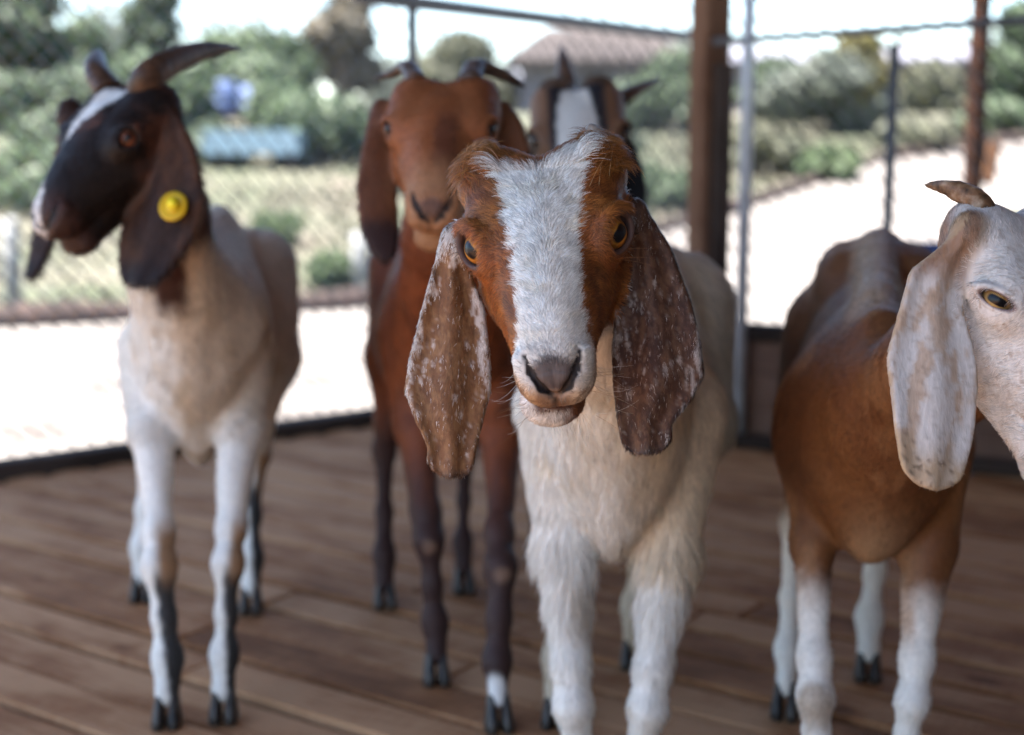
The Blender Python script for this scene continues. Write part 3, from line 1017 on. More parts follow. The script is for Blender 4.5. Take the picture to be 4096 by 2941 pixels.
def horn_mesh(parent, base, pts, r0, mat, ecc=0.75, rings=9, tip=0.12, name='horn', rough=0.0):
    pts = np.asarray(pts, float)
    t = np.linspace(0, len(pts) - 1, 42)
    # Catmull-Rom through the points
    ext = np.vstack([2 * pts[0] - pts[1], pts, 2 * pts[-1] - pts[-2]])
    out = []
    for q in t:
        i = min(int(q), len(pts) - 2); u = q - i
        a, b, c, d = ext[i], ext[i + 1], ext[i + 2], ext[i + 3]
        out.append(0.5 * ((2 * b) + (c - a) * u + (2 * a - 5 * b + 4 * c - d) * u * u + (3 * b - 3 * c + d - a) * u ** 3))
    out = np.array(out)
    s = np.linspace(0, 1, 42)
    rad = r0 * ((1 - s) ** 0.8 * (1 - tip) + tip * (1 - s ** 6) * 0.9 + 0.02)
    rad = rad * (1 + 0.035 * np.sin(s * rings * 2 * math.pi) * (1 - s))
    v, f = tube(out - base, rad, 16, True, ecc)
    v = np.asarray(v)
    if rough: v = v + rough * (np.stack([fbm((v + k) * 120, 2) for k in (0, 5, 9)], -1) - 0.5)
    return mesh_obj(name, v, f, mat, parent)


def eye_obj(g, side, parent, base, mat):
    E = EYE_E * [side, 1, 1]; N = EYE_N * [side, 1, 1]; A = g.T1 * [side, 1, 1]
    c = hl2w(g, E - N * 0.0112 * g.eyesc)
    Nw = nrm(N @ g.hM); Aw = nrm(A @ g.hM); Aw = nrm(Aw - Nw * (Aw @ Nw))
    # pupil level: long axis of the slot stays roughly horizontal along the face
    Bw = np.cross(Nw, Aw)
    bm = bmesh.new(); bmesh.ops.create_uvsphere(bm, u_segments=28, v_segments=18, radius=0.0166 * g.hs * g.eyesc)
    for v in bm.verts:                                        # cornea bulge
        r = math.hypot(v.co.x, v.co.y)
        if v.co.z > 0: v.co.z += 0.0012 * g.hs * math.exp(-(r / (0.006 * g.hs)) ** 2)
    me = bpy.data.meshes.new('eye'); bm.to_mesh(me); bm.free()
    me.polygons.foreach_set('use_smooth', [True] * len(me.polygons)); me.materials.append(mat)
    o = bpy.data.objects.new('eye', me); C.objects.link(o); o.parent = parent
    M = Matrix(((Aw[0], Bw[0], Nw[0]), (Aw[1], Bw[1], Nw[1]), (Aw[2], Bw[2], Nw[2])))
    o.matrix_basis = Matrix.Translation(Vector((c - base).tolist())) @ M.to_4x4()
    return o


def make_fur(g, parent, base, verts, quads, normals, coat, n, spec, k=5, name='fur'):
    """short strands grown over the skin; spec(p, n) -> density, direction, length, radius, lift, clump"""
    a, b, c, d = (verts[quads[:, i]] for i in range(4))
    area = 0.5 * np.linalg.norm(np.cross(c - a, d - b), axis=1)
    ctr = (a + b + c + d) / 4
    nf = normals[quads].mean(1); nf /= np.linalg.norm(nf, axis=1)[:, None]
    den, *_ = spec(ctr, nf)
    wgt = area * den
    cum = np.cumsum(wgt); cum /= cum[-1]
    fi = np.searchsorted(cum, RNG.random(n))
    u, v = RNG.random(n)[:, None], RNG.random(n)[:, None]
    root = (a[fi] * (1 - u) + b[fi] * u) * (1 - v) + (d[fi] * (1 - u) + c[fi] * u) * v
    cq = coat[quads[fi]]
    col = (cq[:, 0] * (1 - u) + cq[:, 1] * u) * (1 - v) + (cq[:, 3] * (1 - u) + cq[:, 2] * u) * v
    nq = normals[quads[fi]]
    nn = (nq[:, 0] * (1 - u) + nq[:, 1] * u) * (1 - v) + (nq[:, 3] * (1 - u) + nq[:, 2] * u) * v
    nn /= np.linalg.norm(nn, axis=1)[:, None]
    if g.coat_fn is not None: col = g.coat_fn(root, True)
    _, di, ln, rad, lift, cl = spec(root, nn)
    jit = RNG.normal(size=(n, 3))
    cn = np.stack([vnoise(root * cl[:, None] + s) for s in (0, 31, 77)], -1) - 0.5
    di = di + jit * 0.16 + cn * 0.9
    di = di - nn * (di * nn).sum(1)[:, None]
    di /= np.linalg.norm(di, axis=1)[:, None] + 1e-9
    ln = ln * RNG.uniform(0.6, 1.25, n)
    t = np.linspace(0, 1, k)
    pts = np.zeros((n, k, 3))
    lf = lift * RNG.uniform(0.5, 1.5, n)
    for i, q in enumerate(t):
        pts[:, i] = root - nn * 0.0006 + ln[:, None] * (di * q + nn * (lf * (q - 0.55 * q * q))[:, None]) + \
            np.array([0, 0, -1.0]) * (ln * np.clip(ln / 0.03, 0, 1) * 0.25 * q * q)[:, None]
    pts -= base
    cu = bpy.data.hair_curves.new(name)
    cu.add_curves([k] * n)
    cu.attributes['position'].data.foreach_set('vector', pts.astype(np.float32).ravel())
    ra = cu.attributes.get('radius') or cu.attributes.new('radius', 'FLOAT', 'POINT')
    rr = rad[:, None] * (1 - 0.85 * t[None, :] ** 1.5)
    ra.data.foreach_set('value', rr.astype(np.float32).ravel())
    ca = cu.attributes.new('coat', 'FLOAT_COLOR', 'CURVE')
    var = (1 + RNG.uniform(-0.5, 0.5, n) * np.clip(1.3 - 1.1 * col.mean(1), 0.42, 1))[:, None]
    va = np.where(cl > 100, 0.56, 0.22)
    var = var * (1 - va / 2 + va * vnoise(root * (cl * 1.6)[:, None] + 50))[:, None]
    cc = np.concatenate([np.clip(col * var, 0, 0.9), np.ones((n, 1))], 1)
    ca.data.foreach_set('color', cc.astype(np.float32).ravel())
    sa = cu.attributes.new('snormal', 'FLOAT_VECTOR', 'CURVE')
    sa.data.foreach_set('vector', nn.astype(np.float32).ravel())
    cu.materials.append(MAT['fur'])
    o = bpy.data.objects.new(name, cu); C.objects.link(o); o.parent = parent
    tag(o, kind='stuff')
    return o


def long_hairs(parent, base, roots, tips, cols, rad, bend, name='whiskers'):
    n = len(roots); k = 6
    t = np.linspace(0, 1, k)
    pts = np.zeros((n, k, 3))
    for i, q in enumerate(t):
        pts[:, i] = roots * (1 - q) + tips * q + bend * (q * (1 - q) * 4)
    pts -= base
    cu = bpy.data.hair_curves.new(name); cu.add_curves([k] * n)
    cu.attributes['position'].data.foreach_set('vector', pts.astype(np.float32).ravel())
    ra = cu.attributes.get('radius') or cu.attributes.new('radius', 'FLOAT', 'POINT')
    ra.data.foreach_set('value', (rad * (1 - 0.8 * np.tile(t, n))).astype(np.float32))
    ca = cu.attributes.new('coat', 'FLOAT_COLOR', 'CURVE')
    ca.data.foreach_set('color', np.concatenate([cols, np.ones((n, 1))], 1).astype(np.float32).ravel())
    sa = cu.attributes.new('snormal', 'FLOAT_VECTOR', 'CURVE')
    sa.data.foreach_set('vector', np.tile(np.array([0, -0.8, 0.6], np.float32), n))
    cu.materials.append(MAT['fur'])
    o = bpy.data.objects.new(name, cu); C.objects.link(o); o.parent = parent
    tag(o, kind='stuff')
    return o


def build_goat(g, label, voxel, eye_mat, eyes=(-1, 1)):
    fn = lambda p: goat_sdf(g, p)
    allp = [q for L in g.legs for q in L['pts']] + [q[0] for q in g.neck] + [hl2w(g, (s * 0.08, y, z)) for s in (-1, 1) for y in (-0.02, 0.27) for z in (-0.1, 0.1)]
    allp += [g.tO + np.array([s * 0.16, y * g.tL, z]) @ g.tM for s in (-1, 1) for y in (-0.1, 1.1) for z in (-0.26, 0.2)]
    for e in g.ears: allp += [e.c0 + e.d * u + e.l * v + e.n * w for u in (0, e.L) for v in (-0.05, 0.05) for w in (-0.03, 0.03)]
    if g.tail is not None: allp += list(g.tail)
    allp = np.array(allp)
    lo = allp.min(0) - 0.03; hi = allp.max(0) + 0.03; lo[2] = max(lo[2], 0.015)
    verts, quads = surface_nets(fn, lo, hi, voxel)
    for _ in range(2):
        d = fn(verts); gr = grad(fn, verts, d0=d); g2 = (gr * gr).sum(1) + 1e-6
        st = np.clip(d / g2, -voxel * 0.6, voxel * 0.6)
        verts = verts - gr * st[:, None] * 0.9
    gr = grad(fn, verts, d0=fn(verts))
    nn = gr / (np.linalg.norm(gr, axis=1)[:, None] + 1e-9)
    base = np.array([g.tO[0] * 0.5 + (g.tO + g.tM[1] * g.tL)[0] * 0.5, g.tO[1] + 0.5 * g.tM[1][1] * g.tL, 0.0])
    col = g.coat_fn(verts, False)
    me = fast_mesh('goat', verts - base, quads, MAT['coat'])
    at = me.attributes.new('coat', 'FLOAT_COLOR', 'POINT')
    at.data.foreach_set('color', np.concatenate([np.clip(col, 0, 0.9), np.ones((len(col), 1))], 1).astype(np.float32).ravel())
    o = bpy.data.objects.new('goat', me); C.objects.link(o); o.location = Vector(base.tolist())
    tag(o, label, 'goat', 'goats standing on the plank deck')
    for L in g.legs:
        hoof_mesh('hoof', o, base, L['hoof'], L['fw'], MAT['hoof']); dewclaws(o, base, L['hoof'], L['fw'])
    for s in eyes: eye_obj(g, s, o, base, eye_mat)
    return o, base, verts, quads, nn, col


def detail_patch(g, parent, base, name, ctr, rad, voxel):
    """finely meshed skin over a small region (muzzle, eyelids) that dives under the coarse skin at its rim"""
    fn = lambda p: goat_sdf(g, p)
    ctr = np.asarray(ctr, float)
    verts, quads = surface_nets(fn, ctr - rad * 1.1, ctr + rad * 1.1, voxel)
    for _ in range(2):
        d = fn(verts); gr = grad(fn, verts, 0.0005, d0=d); g2 = (gr * gr).sum(1) + 1e-6
        verts = verts - gr * (np.clip(d / g2, -voxel * 0.7, voxel * 0.7) * 0.9)[:, None]
    gr = grad(fn, verts, 0.0005, d0=fn(verts)); nn = gr / (rowlen(gr)[:, None] + 1e-9)
    r = rowlen(verts - ctr) / rad
    quads = quads[(r[quads] < 1).all(1)]
    use = np.unique(quads); remap = np.full(len(verts), -1); remap[use] = np.arange(len(use))
    verts, nn, r, quads = verts[use], nn[use], r[use], remap[quads]
    col = g.coat_fn(verts, False)
    verts = verts + nn * (0.0006 - 0.0030 * sstep(0.72, 1.0, r))[:, None]
    me = fast_mesh(name, verts - base, quads, MAT['coat'])
    at = me.attributes.new('coat', 'FLOAT_COLOR', 'POINT')
    at.data.foreach_set('color', np.concatenate([np.clip(col, 0, 0.9), np.ones((len(col), 1))], 1).astype(np.float32).ravel())
    o = bpy.data.objects.new(name, me); C.objects.link(o); o.parent = parent
    return o


def regions(g, p):
    r = goat_groups(g, p)
    names = list(r.keys()); A = np.stack([r[k] for k in names], 0)
    return names, A, A.argmin(0)



def newgoat(poll=0.0, jaw=0.0, mouth=-0.0007):
    g = Goat(); g.poll, g.jaw, g.mouth, g.eyeop, g.eyesc, g.deep = poll, jaw, mouth, 1.0, 0.76, 1.0
    g.ears, g.earroot, g.legs, g.tail, g.lump, g.coat_fn = [], [], [], None, None, None
    return g


def add_ear(g, side, rows, Dt, Db, **kw):
    g.ears.append(ear_setup(rows, Dt, Db, **kw)); g.earroot.append(hl2w(g, (side * 0.050, 0.034, 0.0)))


def add_tail(g):
    r = g.tO + np.array([0, 0.98 * g.tL, 0.085]) @ g.tM
    b = g.tM[1]
    g.tail = [r, r + b * 0.045 + np.array([0, 0, -0.012]), r + b * 0.065 + np.array([0, 0, -0.07])]


def fl3(px, py): return np.append(floor_pt(px, py), 0.0)


def torso_local(g, p): return (p - g.tO) @ g.tM.T


def clumps(p, s, o=0.0): return fbm(p * s + o, 3)


# ---------------- spotted long-eared goat in the middle (in focus)
gc = newgoat(poll=0.000, jaw=-0.008, mouth=0.0010); gc.eyesc = 0.94
head_frame(gc, P(2180, 952, 1.225), V3(0.022, -0.67, 0.74), V3(0.985, 0.118, 0.075))
add_ear(gc, -1, [(938, 1800, 1850), (1000, 1762, 1850), (1070, 1733, 1875), (1240, 1688, 1942), (1435, 1639, 1962), (1560, 1621, 1964),
                 (1680, 1660, 1932), (1782, 1708, 1906), (1853, 1710, 1897), (1905, 1735, 1880)], 1.262, 1.235, skew=-0.12, bow=5.0, tau=0.0036, wav=0.0026)
add_ear(gc, 1, [(838, 2500, 2560), (900, 2512, 2620), (1000, 2500, 2685), (1212, 2462, 2762), (1380, 2449, 2800), (1506, 2452, 2815), (1600, 2462, 2770),
                (1693, 2472, 2690), (1760, 2485, 2688), (1812, 2500, 2675)], 1.268, 1.235, skew=0.12, bow=5.0, tau=0.0036, wav=0.0026)
torso_setup(gc, (0.110, 1.51, 0.495), (0.183, 2.07, 0.53), w=0.86, bot=0.97)
gc.neck = [(hl2w(gc, (0, 0.045, -0.04)), 0.048), (np.array([0.088, 1.41, 0.60]), 0.047), (np.array([0.115, 1.51, 0.54]), 0.057), (np.array([0.12, 1.65, 0.535]), 0.085)]
gc.legs = [leg_front(gc, -1, (0.076, 1.525, 0), 1.0, kz=0.150, ez=0.32), leg_front(gc, 1, (0.143, 1.52, 0), 1.0, kz=0.150, ez=0.32),
           leg_hind(gc, -1, fl3(2225, 2890), 1.05), leg_hind(gc, 1, (0.185, 2.07, 0), 1.05)]
add_tail(gc)
gc.lump = lambda p: 0.006 * (fbm(p * np.array([26, 26, 9]), 2) - 0.5)
CH1, CH2, CH3 = np.array([0.22, 0.068, 0.015]), np.array([0.31, 0.110, 0.024]), np.array([0.10, 0.030, 0.010])
blaze_w = smooth_curve([-0.02, 0.02, 0.05, 0.085, 0.13, 0.18, 0.20, 0.215, 0.25], [0.032, 0.038, 0.0330, 0.0285, 0.0260, 0.0265, 0.0295, 0.048, 0.06], 0.04)


def coat_c(p, hair):
    g = gc
    names, A, idx = regions(g, p)
    l = w2hl(g, p); x, y, z = l.T
    n1 = clumps(p, 60); n2 = clumps(p, 170, 9); n3 = clumps(p, 420, 4)
    # body
    tl = torso_local(g, p)
    col = np.tile(np.array([0.78, 0.745, 0.68]), (len(p), 1))
    tan_shade = sstep(0.02, 0.30, tl[:, 1]) * (0.35 + 0.65 * sstep(0.35, 0.65, clumps(p, 11, 3))) + 0.95 * sstep(-0.005, 0.05, tl[:, 0] + 0.04 * (n1 - 0.5)) * sstep(-0.2, -0.05, tl[:, 1])  # tan back and flank; on the right side partly painted shade
    col = mixc(col, (0.58, 0.44, 0.27), np.clip(tan_shade, 0, 1) * 0.72)
    col = mixc(col, (0.58, 0.44, 0.25), 0.35 * sstep(0.55, 0.72, clumps(p, 24, 7)))
    for i in range(4):
        m = (idx == names.index('leg%d' % i))
        lm = (A[names.index('leg%d' % i)] < 0.015) & (p[:, 2] < 0.30)
        wl = np.array([0.78, 0.735, 0.66]) if i < 2 else np.array([0.55, 0.45, 0.33])
        f = lm.astype(float) * sstep(0.33, 0.27, p[:, 2])
        col = mixc(col, wl, f)
        col = mixc(col, (0.42, 0.30, 0.18), f * sstep(0.58, 0.70, clumps(p, 38, i * 3)) * 0.5)
    # head
    hm = (A[names.index('head')] < 0.012) & (y > -0.03)
    ch = CH1[None] * np.ones((len(p), 1))
    ch = mixc(ch, CH2, sstep(0.42, 0.62, n1) * 0.8)
    ch = mixc(ch, CH3, sstep(0.56, 0.72, clumps(p, 40, 21)) * 0.6)
    ch = mixc(ch, (0.36, 0.17, 0.06), sstep(0.035, 0.06, -z) * sstep(0.08, 0.15, y) * 0.5)
    ch = mixc(ch, (0.38, 0.16, 0.04), sstep(0.035, 0.005, y) * sstep(0.02, 0.035, np.abs(x)) * 0.7)
    edge = (n2 - 0.5) * 0.010 + (n3 - 0.5) * 0.006
    bl = sstep(0.0028, -0.0028, np.abs(x - 0.001) - blaze_w(np.clip(y, -0.02, 0.25)) + edge)
    topcut = sstep(-0.004, 0.006, y + 0.02 * np.clip(x / 0.035, -0.4, 1.2) - 0.016 + edge + 0.010 * np.exp(-(x / 0.012) ** 2) * -1)
    bl = bl * topcut * sstep(-0.012, 0.0, z)
    white = np.array([0.74, 0.71, 0.66])[None] * np.ones((len(p), 1))
    white = mixc(white, (0.60, 0.52, 0.40), sstep(0.52, 0.70, n1) * 0.5)
    ch = ch * (1 - bl[:, None]) + white * bl[:, None]
    # muzzle: cream lips, grey nose, dark pad, chin
    muz = sstep(0.196, 0.212, y + edge)
    lip = np.array([0.40, 0.265, 0.16])[None] * np.ones((len(p), 1))
    lip = mixc(lip, (0.60, 0.51, 0.41), sstep(0.0, 0.02, x))
    lip = mixc(lip, (0.17, 0.10, 0.065), sstep(0.45, 0.62, n2) * 0.65)
    lip = mixc(lip, (0.22, 0.085, 0.03), sstep(0.018, 0.028, np.abs(x)) * sstep(0.225, 0.205, y) * 0.8)
    low = sstep(0.012, -0.004, z) * muz
    ch = ch * (1 - low[:, None]) + lip * low[:, None]
    pad = sstep(0.004, -0.004, np.hypot((np.abs(x)) / 1.25, (z - 0.010) * 0.9 + (0.232 - y) * 0.45) - 0.0155 + edge * 0.4) * sstep(0.212, 0.226, y)
    ch = mixc(ch, (0.055, 0.038, 0.037), pad * 0.95)
    halo = 0.7 * sstep(0.010, -0.006, np.hypot(np.abs(x) / 1.35, (z - 0.012) * 0.8 + (0.226 - y) * 0.5) - 0.020 + edge) * sstep(0.198, 0.216, y)
    ch = mixc(ch, (0.20, 0.18, 0.18), halo * (1 - pad) * (0.35 + 0.5 * (n3 > 0.5)))
    phil = sstep(0.018, 0.006, np.abs(x + 0.003) + (n2 - 0.5) * 0.01) * sstep(0.004, -0.004, z) * sstep(-0.036, -0.024, z) * sstep(0.222, 0.236, y)
    ch = mixc(ch, (0.15, 0.095, 0.07), phil * 0.8)
    jw = sstep(-0.033, -0.039, z) * sstep(0.15, 0.19, y + (n2 - 0.5) * 0.03)
    chin = np.array([0.60, 0.595, 0.59])[None] * np.ones((len(p), 1))
    chin = mixc(chin, (0.16, 0.06, 0.025), sstep(-0.004, 0.010, x + (n2 - 0.5) * 0.02))
    chin = mixc(chin, (0.065, 0.032, 0.027), sstep(-0.050, -0.043, z + (n2 - 0.5) * 0.008) * sstep(0.195, 0.21, y) * sstep(0.026, 0.014, np.abs(x + 0.004)))
    ch = ch * (1 - jw[:, None]) + chin * jw[:, None]
    # lids
    e = np.stack([np.abs(x), y, z], -1) - EYE_E
    rho = np.sqrt(((e @ g.T1) / 1.28) ** 2 + (e @ g.T2) ** 2)
    lid = sstep(0.0185, 0.0152, rho) * (np.abs(e @ EYE_N) < 0.02)
    ch = mixc(ch, (0.05, 0.035, 0.035), lid * 0.9)
    nos = head_nostril(l)
    ch = mixc(ch, (0.012, 0.008, 0.008), sstep(0.0008, -0.0005, nos))
    hmf = sstep(0.014, 0.006, A[names.index('head')]) * sstep(-0.04, -0.02, y)
    col = col * (1 - hmf[:, None]) + ch * hmf[:, None]
    # ears: roan brown with white flecks
    for i, sd in ((0, -1), (1, 1)):
        ea = g.ears[i]
        u, v, nn_ = ear_local(ea, p)
        em = (A[names.index('ear%d' % i)] < 0.004) & (A[names.index('head')] > 0.004)
        q = np.stack([v * 420, u * 130, nn_ * 60], -1)
        fl = fbm(q, 3); big = fbm(np.stack([v * 55, u * 34, nn_ * 10], -1) + 5 * i, 3)
        ec = np.array([0.165, 0.074, 0.030] if i == 0 else [0.058, 0.024, 0.013])[None] * np.ones((len(p), 1))  # right ear dark brown, deepened further as the shaded side
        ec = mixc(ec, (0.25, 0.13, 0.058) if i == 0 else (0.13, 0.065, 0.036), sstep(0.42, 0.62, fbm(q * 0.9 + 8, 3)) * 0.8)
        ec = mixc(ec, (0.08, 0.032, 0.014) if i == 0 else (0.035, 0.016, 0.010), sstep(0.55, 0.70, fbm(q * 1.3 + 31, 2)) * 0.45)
        wv = (v - ea.cf(np.clip(u, 0, ea.L))) / np.maximum(ea.wf(np.clip(u, 0, ea.L)), 0.005)
        ur = u / ea.L
        if i == 0:
            pw = 0.85 * sstep(0.45, 0.9, wv) * sstep(0.18, 0.30, ur) * sstep(0.75, 0.55, ur) + 0.9 * sstep(-0.72, -0.95, wv) * sstep(0.80, 0.5, ur) + 0.9 * sstep(0.16, 0.08, ur - 0.03 * wv)
            pw = pw + 0.25 * sstep(0.5, 0.62, big)
        else:
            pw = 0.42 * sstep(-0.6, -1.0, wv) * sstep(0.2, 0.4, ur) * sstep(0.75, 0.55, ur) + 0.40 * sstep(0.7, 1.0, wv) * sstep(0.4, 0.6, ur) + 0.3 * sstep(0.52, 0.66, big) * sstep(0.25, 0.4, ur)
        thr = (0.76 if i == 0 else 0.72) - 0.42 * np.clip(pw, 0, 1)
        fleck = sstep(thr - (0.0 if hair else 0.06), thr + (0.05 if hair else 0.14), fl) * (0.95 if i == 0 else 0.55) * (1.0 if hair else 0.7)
        if hair:
            fleck = (RNG.random(len(p)) < np.clip(sstep(thr - 0.10, thr + 0.10, fl) * 0.85 + 0.05, 0, 1)) * (0.95 if i == 0 else 0.5)
        ec = mixc(ec, (0.66, 0.60, 0.55), fleck)
        ec = mixc(ec, (0.08, 0.055, 0.045), sstep(0.96, 0.99, ur) * 0.6)
        col = np.where(em[:, None], ec, col)
    return col


def head_nostril(l):
    m = np.stack([np.abs(l[:, 0]), l[:, 1], l[:, 2]], -1)
    return chain(m, [(0.0225, 0.217, 0.0185), (0.0190, 0.231, 0.0120), (0.0110, 0.2415, 0.0020), (0.0030, 0.2425, -0.0055)],
                 [0.0014, 0.0030, 0.0034, 0.0020], 0.004)


gc.coat_fn = coat_c
ob, base, verts, quads, nn, col = build_goat(gc, 'brown and white goat with long speckled ears facing the camera in sharp focus', 0.0027, MAT['eye_amber'])


def spec_head_c(p, n):
    g = gc
    names, A, idx = regions(g, p)
    l = w2hl(g, p); x, y, z = l.T
    m = np.ones(len(p))
    near = (A[names.index('head')] < 0.02) & (y > -0.035) & (A[names.index('head')] < np.minimum(A[names.index('ear0')], A[names.index('ear1')]) + 0.004)
    ear = (A[names.index('ear0')] < 0.006) | (A[names.index('ear1')] < 0.006)
    e = np.stack([np.abs(x), y, z], -1) - EYE_E
    rho = np.sqrt(((e @ g.T1) / 1.28) ** 2 + (e @ g.T2) ** 2)
    eyez = (rho < 0.0162) & (np.abs(e @ EYE_N) < 0.02)
    nos = head_nostril(l)
    padz = (np.abs(x) < 0.018) & (y > 0.230) & (z > -0.008) & (z < 0.016)
    mouthz = (np.abs(z + 0.036) < 0.006) & (y > 0.17)
    den = np.where(near, 1.0, 0.0) + np.where(ear & ~near, 0.8, 0)
    den = np.where(eyez | (nos < 0.0015) | mouthz, 0, den)
    den = np.where(padz, 0.05, den)
    den = den * (0.12 + 0.88 * (n[:, 1] < 0.35))              # few on the far side
    S, Fd, U = g.hS, g.hF, g.hU
    sx = np.tanh(x / 0.012)
    dors = sstep(-0.01, 0.025, z) * sstep(0.045, 0.030, np.abs(x))
    d1 = -Fd[None] * 0.75 + S[None] * (sx * 0.75)[:, None] + U[None] * 0.15
    d2 = -Fd[None] * 0.25 - U[None] * 0.75 + S[None] * (sx * 0.35)[:, None]
    d3 = -Fd[None] * 0.9 + S[None] * (sx * 0.5)[:, None] + U[None] * 0.3
    up = sstep(0.07, 0.045, y)[:, None]
    side = d2 * (1 - up) + d3 * up
    di = d1 * dors[:, None] + side * (1 - dors[:, None])
    lipz = sstep(0.215, 0.23, y)[:, None] * sstep(0.002, -0.008, z)[:, None]
    di = di * (1 - lipz) + (Fd[None] * 0.5 - U[None] * 0.6 + S[None] * (sx * 0.4)[:, None]) * lipz
    ln = np.interp(y, [-0.03, 0.0, 0.03, 0.07, 0.12, 0.19, 0.22, 0.25], [0.020, 0.018, 0.0125, 0.0085, 0.0085, 0.006, 0.0048, 0.0045])
    poll = np.hypot(np.abs(x) - 0.03, (z - 0.05)) < 0.035
    ln = np.where(poll & (y < 0.03), 0.024, ln)
    lift = np.where(y < 0.03, 0.95, 0.42)
    den = np.where(poll & (y < 0.035), den * 2.4, den)
    ln = np.where((y < 0.035) & (np.abs(x) < 0.030), np.minimum(ln, 0.0115), ln)
    pk = (poll & (y < 0.035) & (np.abs(x) > 0.024))[:, None]
    di = np.where(pk, -Fd[None] * 0.5 + U[None] * 0.6 + S[None] * (sx * 0.7)[:, None], di)
    for i in (0, 1):
        ea = g.ears[i]; k = A[names.index('ear%d' % i)] < 0.006
        k = k & ~near
        di = np.where(k[:, None], ea.d[None] + 0.15 * ea.n[None], di)
        ln = np.where(k, 0.0055, ln); lift = np.where(k, 0.22, lift)
    ln = np.where(eyez, 0.004, ln)
    rad = np.full(len(p), 0.00025) + 0.00008 * (ln > 0.008)
    return den, di, ln, rad, lift, np.full(len(p), 120.0)


def spec_body_c(p, n):
    g = gc
    names, A, idx = regions(g, p)
    l = w2hl(g, p)
    head = (A[names.index('head')] < 0.02) & (l[:, 1] > -0.02)
    ear = (A[names.index('ear0')] < 0.008) | (A[names.index('ear1')] < 0.008)
    den = np.where(head | ear, 0.0, 1.0) * (0.15 + 0.85 * (n[:, 1] < 0.4))
    legd = np.min(np.stack([A[names.index('leg%d' % i)] for i in range(4)]), 0)
    isleg = (legd < 0.012) & (p[:, 2] < 0.27)
    den = np.where(isleg, 1.3, den)
    di = np.tile(np.array([0.0, 0.12, -1.0]), (len(p), 1)) + np.stack([n[:, 0] * 0.25, 0 * n[:, 0], 0 * n[:, 0]], -1)
    ln = np.where(isleg, 0.009, 0.022); lift = np.where(isleg, 0.45, 0.32)
    ln = np.where((p[:, 2] < 0.36) & ~isleg, 0.030, ln)
    ln = np.where(isleg, np.interp(p[:, 2], [0.17, 0.27], [0.008, 0.021]), ln)
    rad = np.where(isleg, 0.00035, 0.00048)
    return den, di, ln, rad, lift, np.full(len(p), 55.0)


make_fur(gc, ob, base, verts, quads, nn, col, 150000, spec_head_c, 4)
make_fur(gc, ob, base, verts, quads, nn, col, 60000, spec_body_c, 5)
# guard hairs, whiskers
wr, wt, wc, wb = [], [], [], []
for i in range(46):
    sd = random.choice((-1, 1)); yy = random.uniform(0.185, 0.235); zz = random.uniform(-0.055, -0.015)
    r = hl2w(gc, (sd * random.uniform(0.026, 0.032), yy, zz)); L = random.uniform(0.012, 0.04)
    d = nrm(gc.hS * sd * 0.9 + gc.hF * random.uniform(-0.3, 0.5) - gc.hU * random.uniform(0, 0.9))
    wr.append(r); wt.append(r + d * L); wb.append(np.array([0, 0, -1]) * L * random.uniform(-0.05, 0.2))
    wc.append(random.choice([(0.5, 0.42, 0.3), (0.05, 0.03, 0.02), (0.25, 0.12, 0.04), (0.7, 0.65, 0.6)]))
for i in range(22):
    r = hl2w(gc, (random.uniform(-0.018, 0.02), random.uniform(0.205, 0.225), -0.072)); L = random.uniform(0.012, 0.035)
    d = nrm(gc.hF * 0.6 - gc.hU * 0.8 + gc.hS * random.uniform(-0.5, 0.5))
    wr.append(r); wt.append(r + d * L); wb.append(gc.hS * L * random.uniform(-0.15, 0.15)); wc.append((0.4, 0.36, 0.3))
for i in range(34):
    sd = random.choice((-1, 1))
    r = hl2w(gc, (sd * random.uniform(0.035, 0.06), random.uniform(0.0, 0.06), random.uniform(0.035, 0.06))); L = random.uniform(0.015, 0.036)
    d = nrm(gc.hS * sd * random.uniform(0.1, 0.7) - gc.hF * 0.7 + gc.hU * random.uniform(0.1, 0.7))
    wr.append(r); wt.append(r + d * L); wb.append(gc.hU * L * 0.08); wc.append(random.choice([(0.3, 0.13, 0.04), (0.2, 0.08, 0.03), (0.45, 0.3, 0.15)]))
for i in range(12):
    sd = random.choice((-1, 1))
    r = hl2w(gc, (sd * 0.062, random.uniform(0.07, 0.12), random.uniform(0.0, 0.02))); L = random.uniform(0.015, 0.035)
    d = nrm(gc.hS * sd + gc.hF * 0.3 + gc.hU * random.uniform(-0.5, 0.3))
    wr.append(r); wt.append(r + d * L); wb.append(gc.hU * L * 0.05); wc.append((0.3, 0.13, 0.05))
long_hairs(ob, base, np.array(wr), np.array(wt), np.array(wc), np.full(len(wr) * 6, 0.00013), np.array(wb))
detail_patch(gc, ob, base, 'muzzle', hl2w(gc, (0, 0.234, -0.014)), 0.036, 0.0010)
for sd in (-1, 1): detail_patch(gc, ob, base, 'eyelid', hl2w(gc, EYE_E * [sd, 1, 1]), 0.027, 0.0010)
# horn stubs
for sd, tp_ in ((-1, (-0.064, -0.006, 0.046)), (1, (0.052, -0.016, 0.054))):
    a = np.array([sd * 0.040, 0.002, 0.036]); b = np.array(tp_)
    horn_mesh(ob, base, [hl2w(gc, a), hl2w(gc, a * 0.5 + b * 0.5 + np.array([sd * 0.002, 0, 0])), hl2w(gc, b), hl2w(gc, b + (b - a) * 0.12)],
              0.0125, MAT['horn_grey'], 0.9, 2, tip=0.8, rough=0.002)


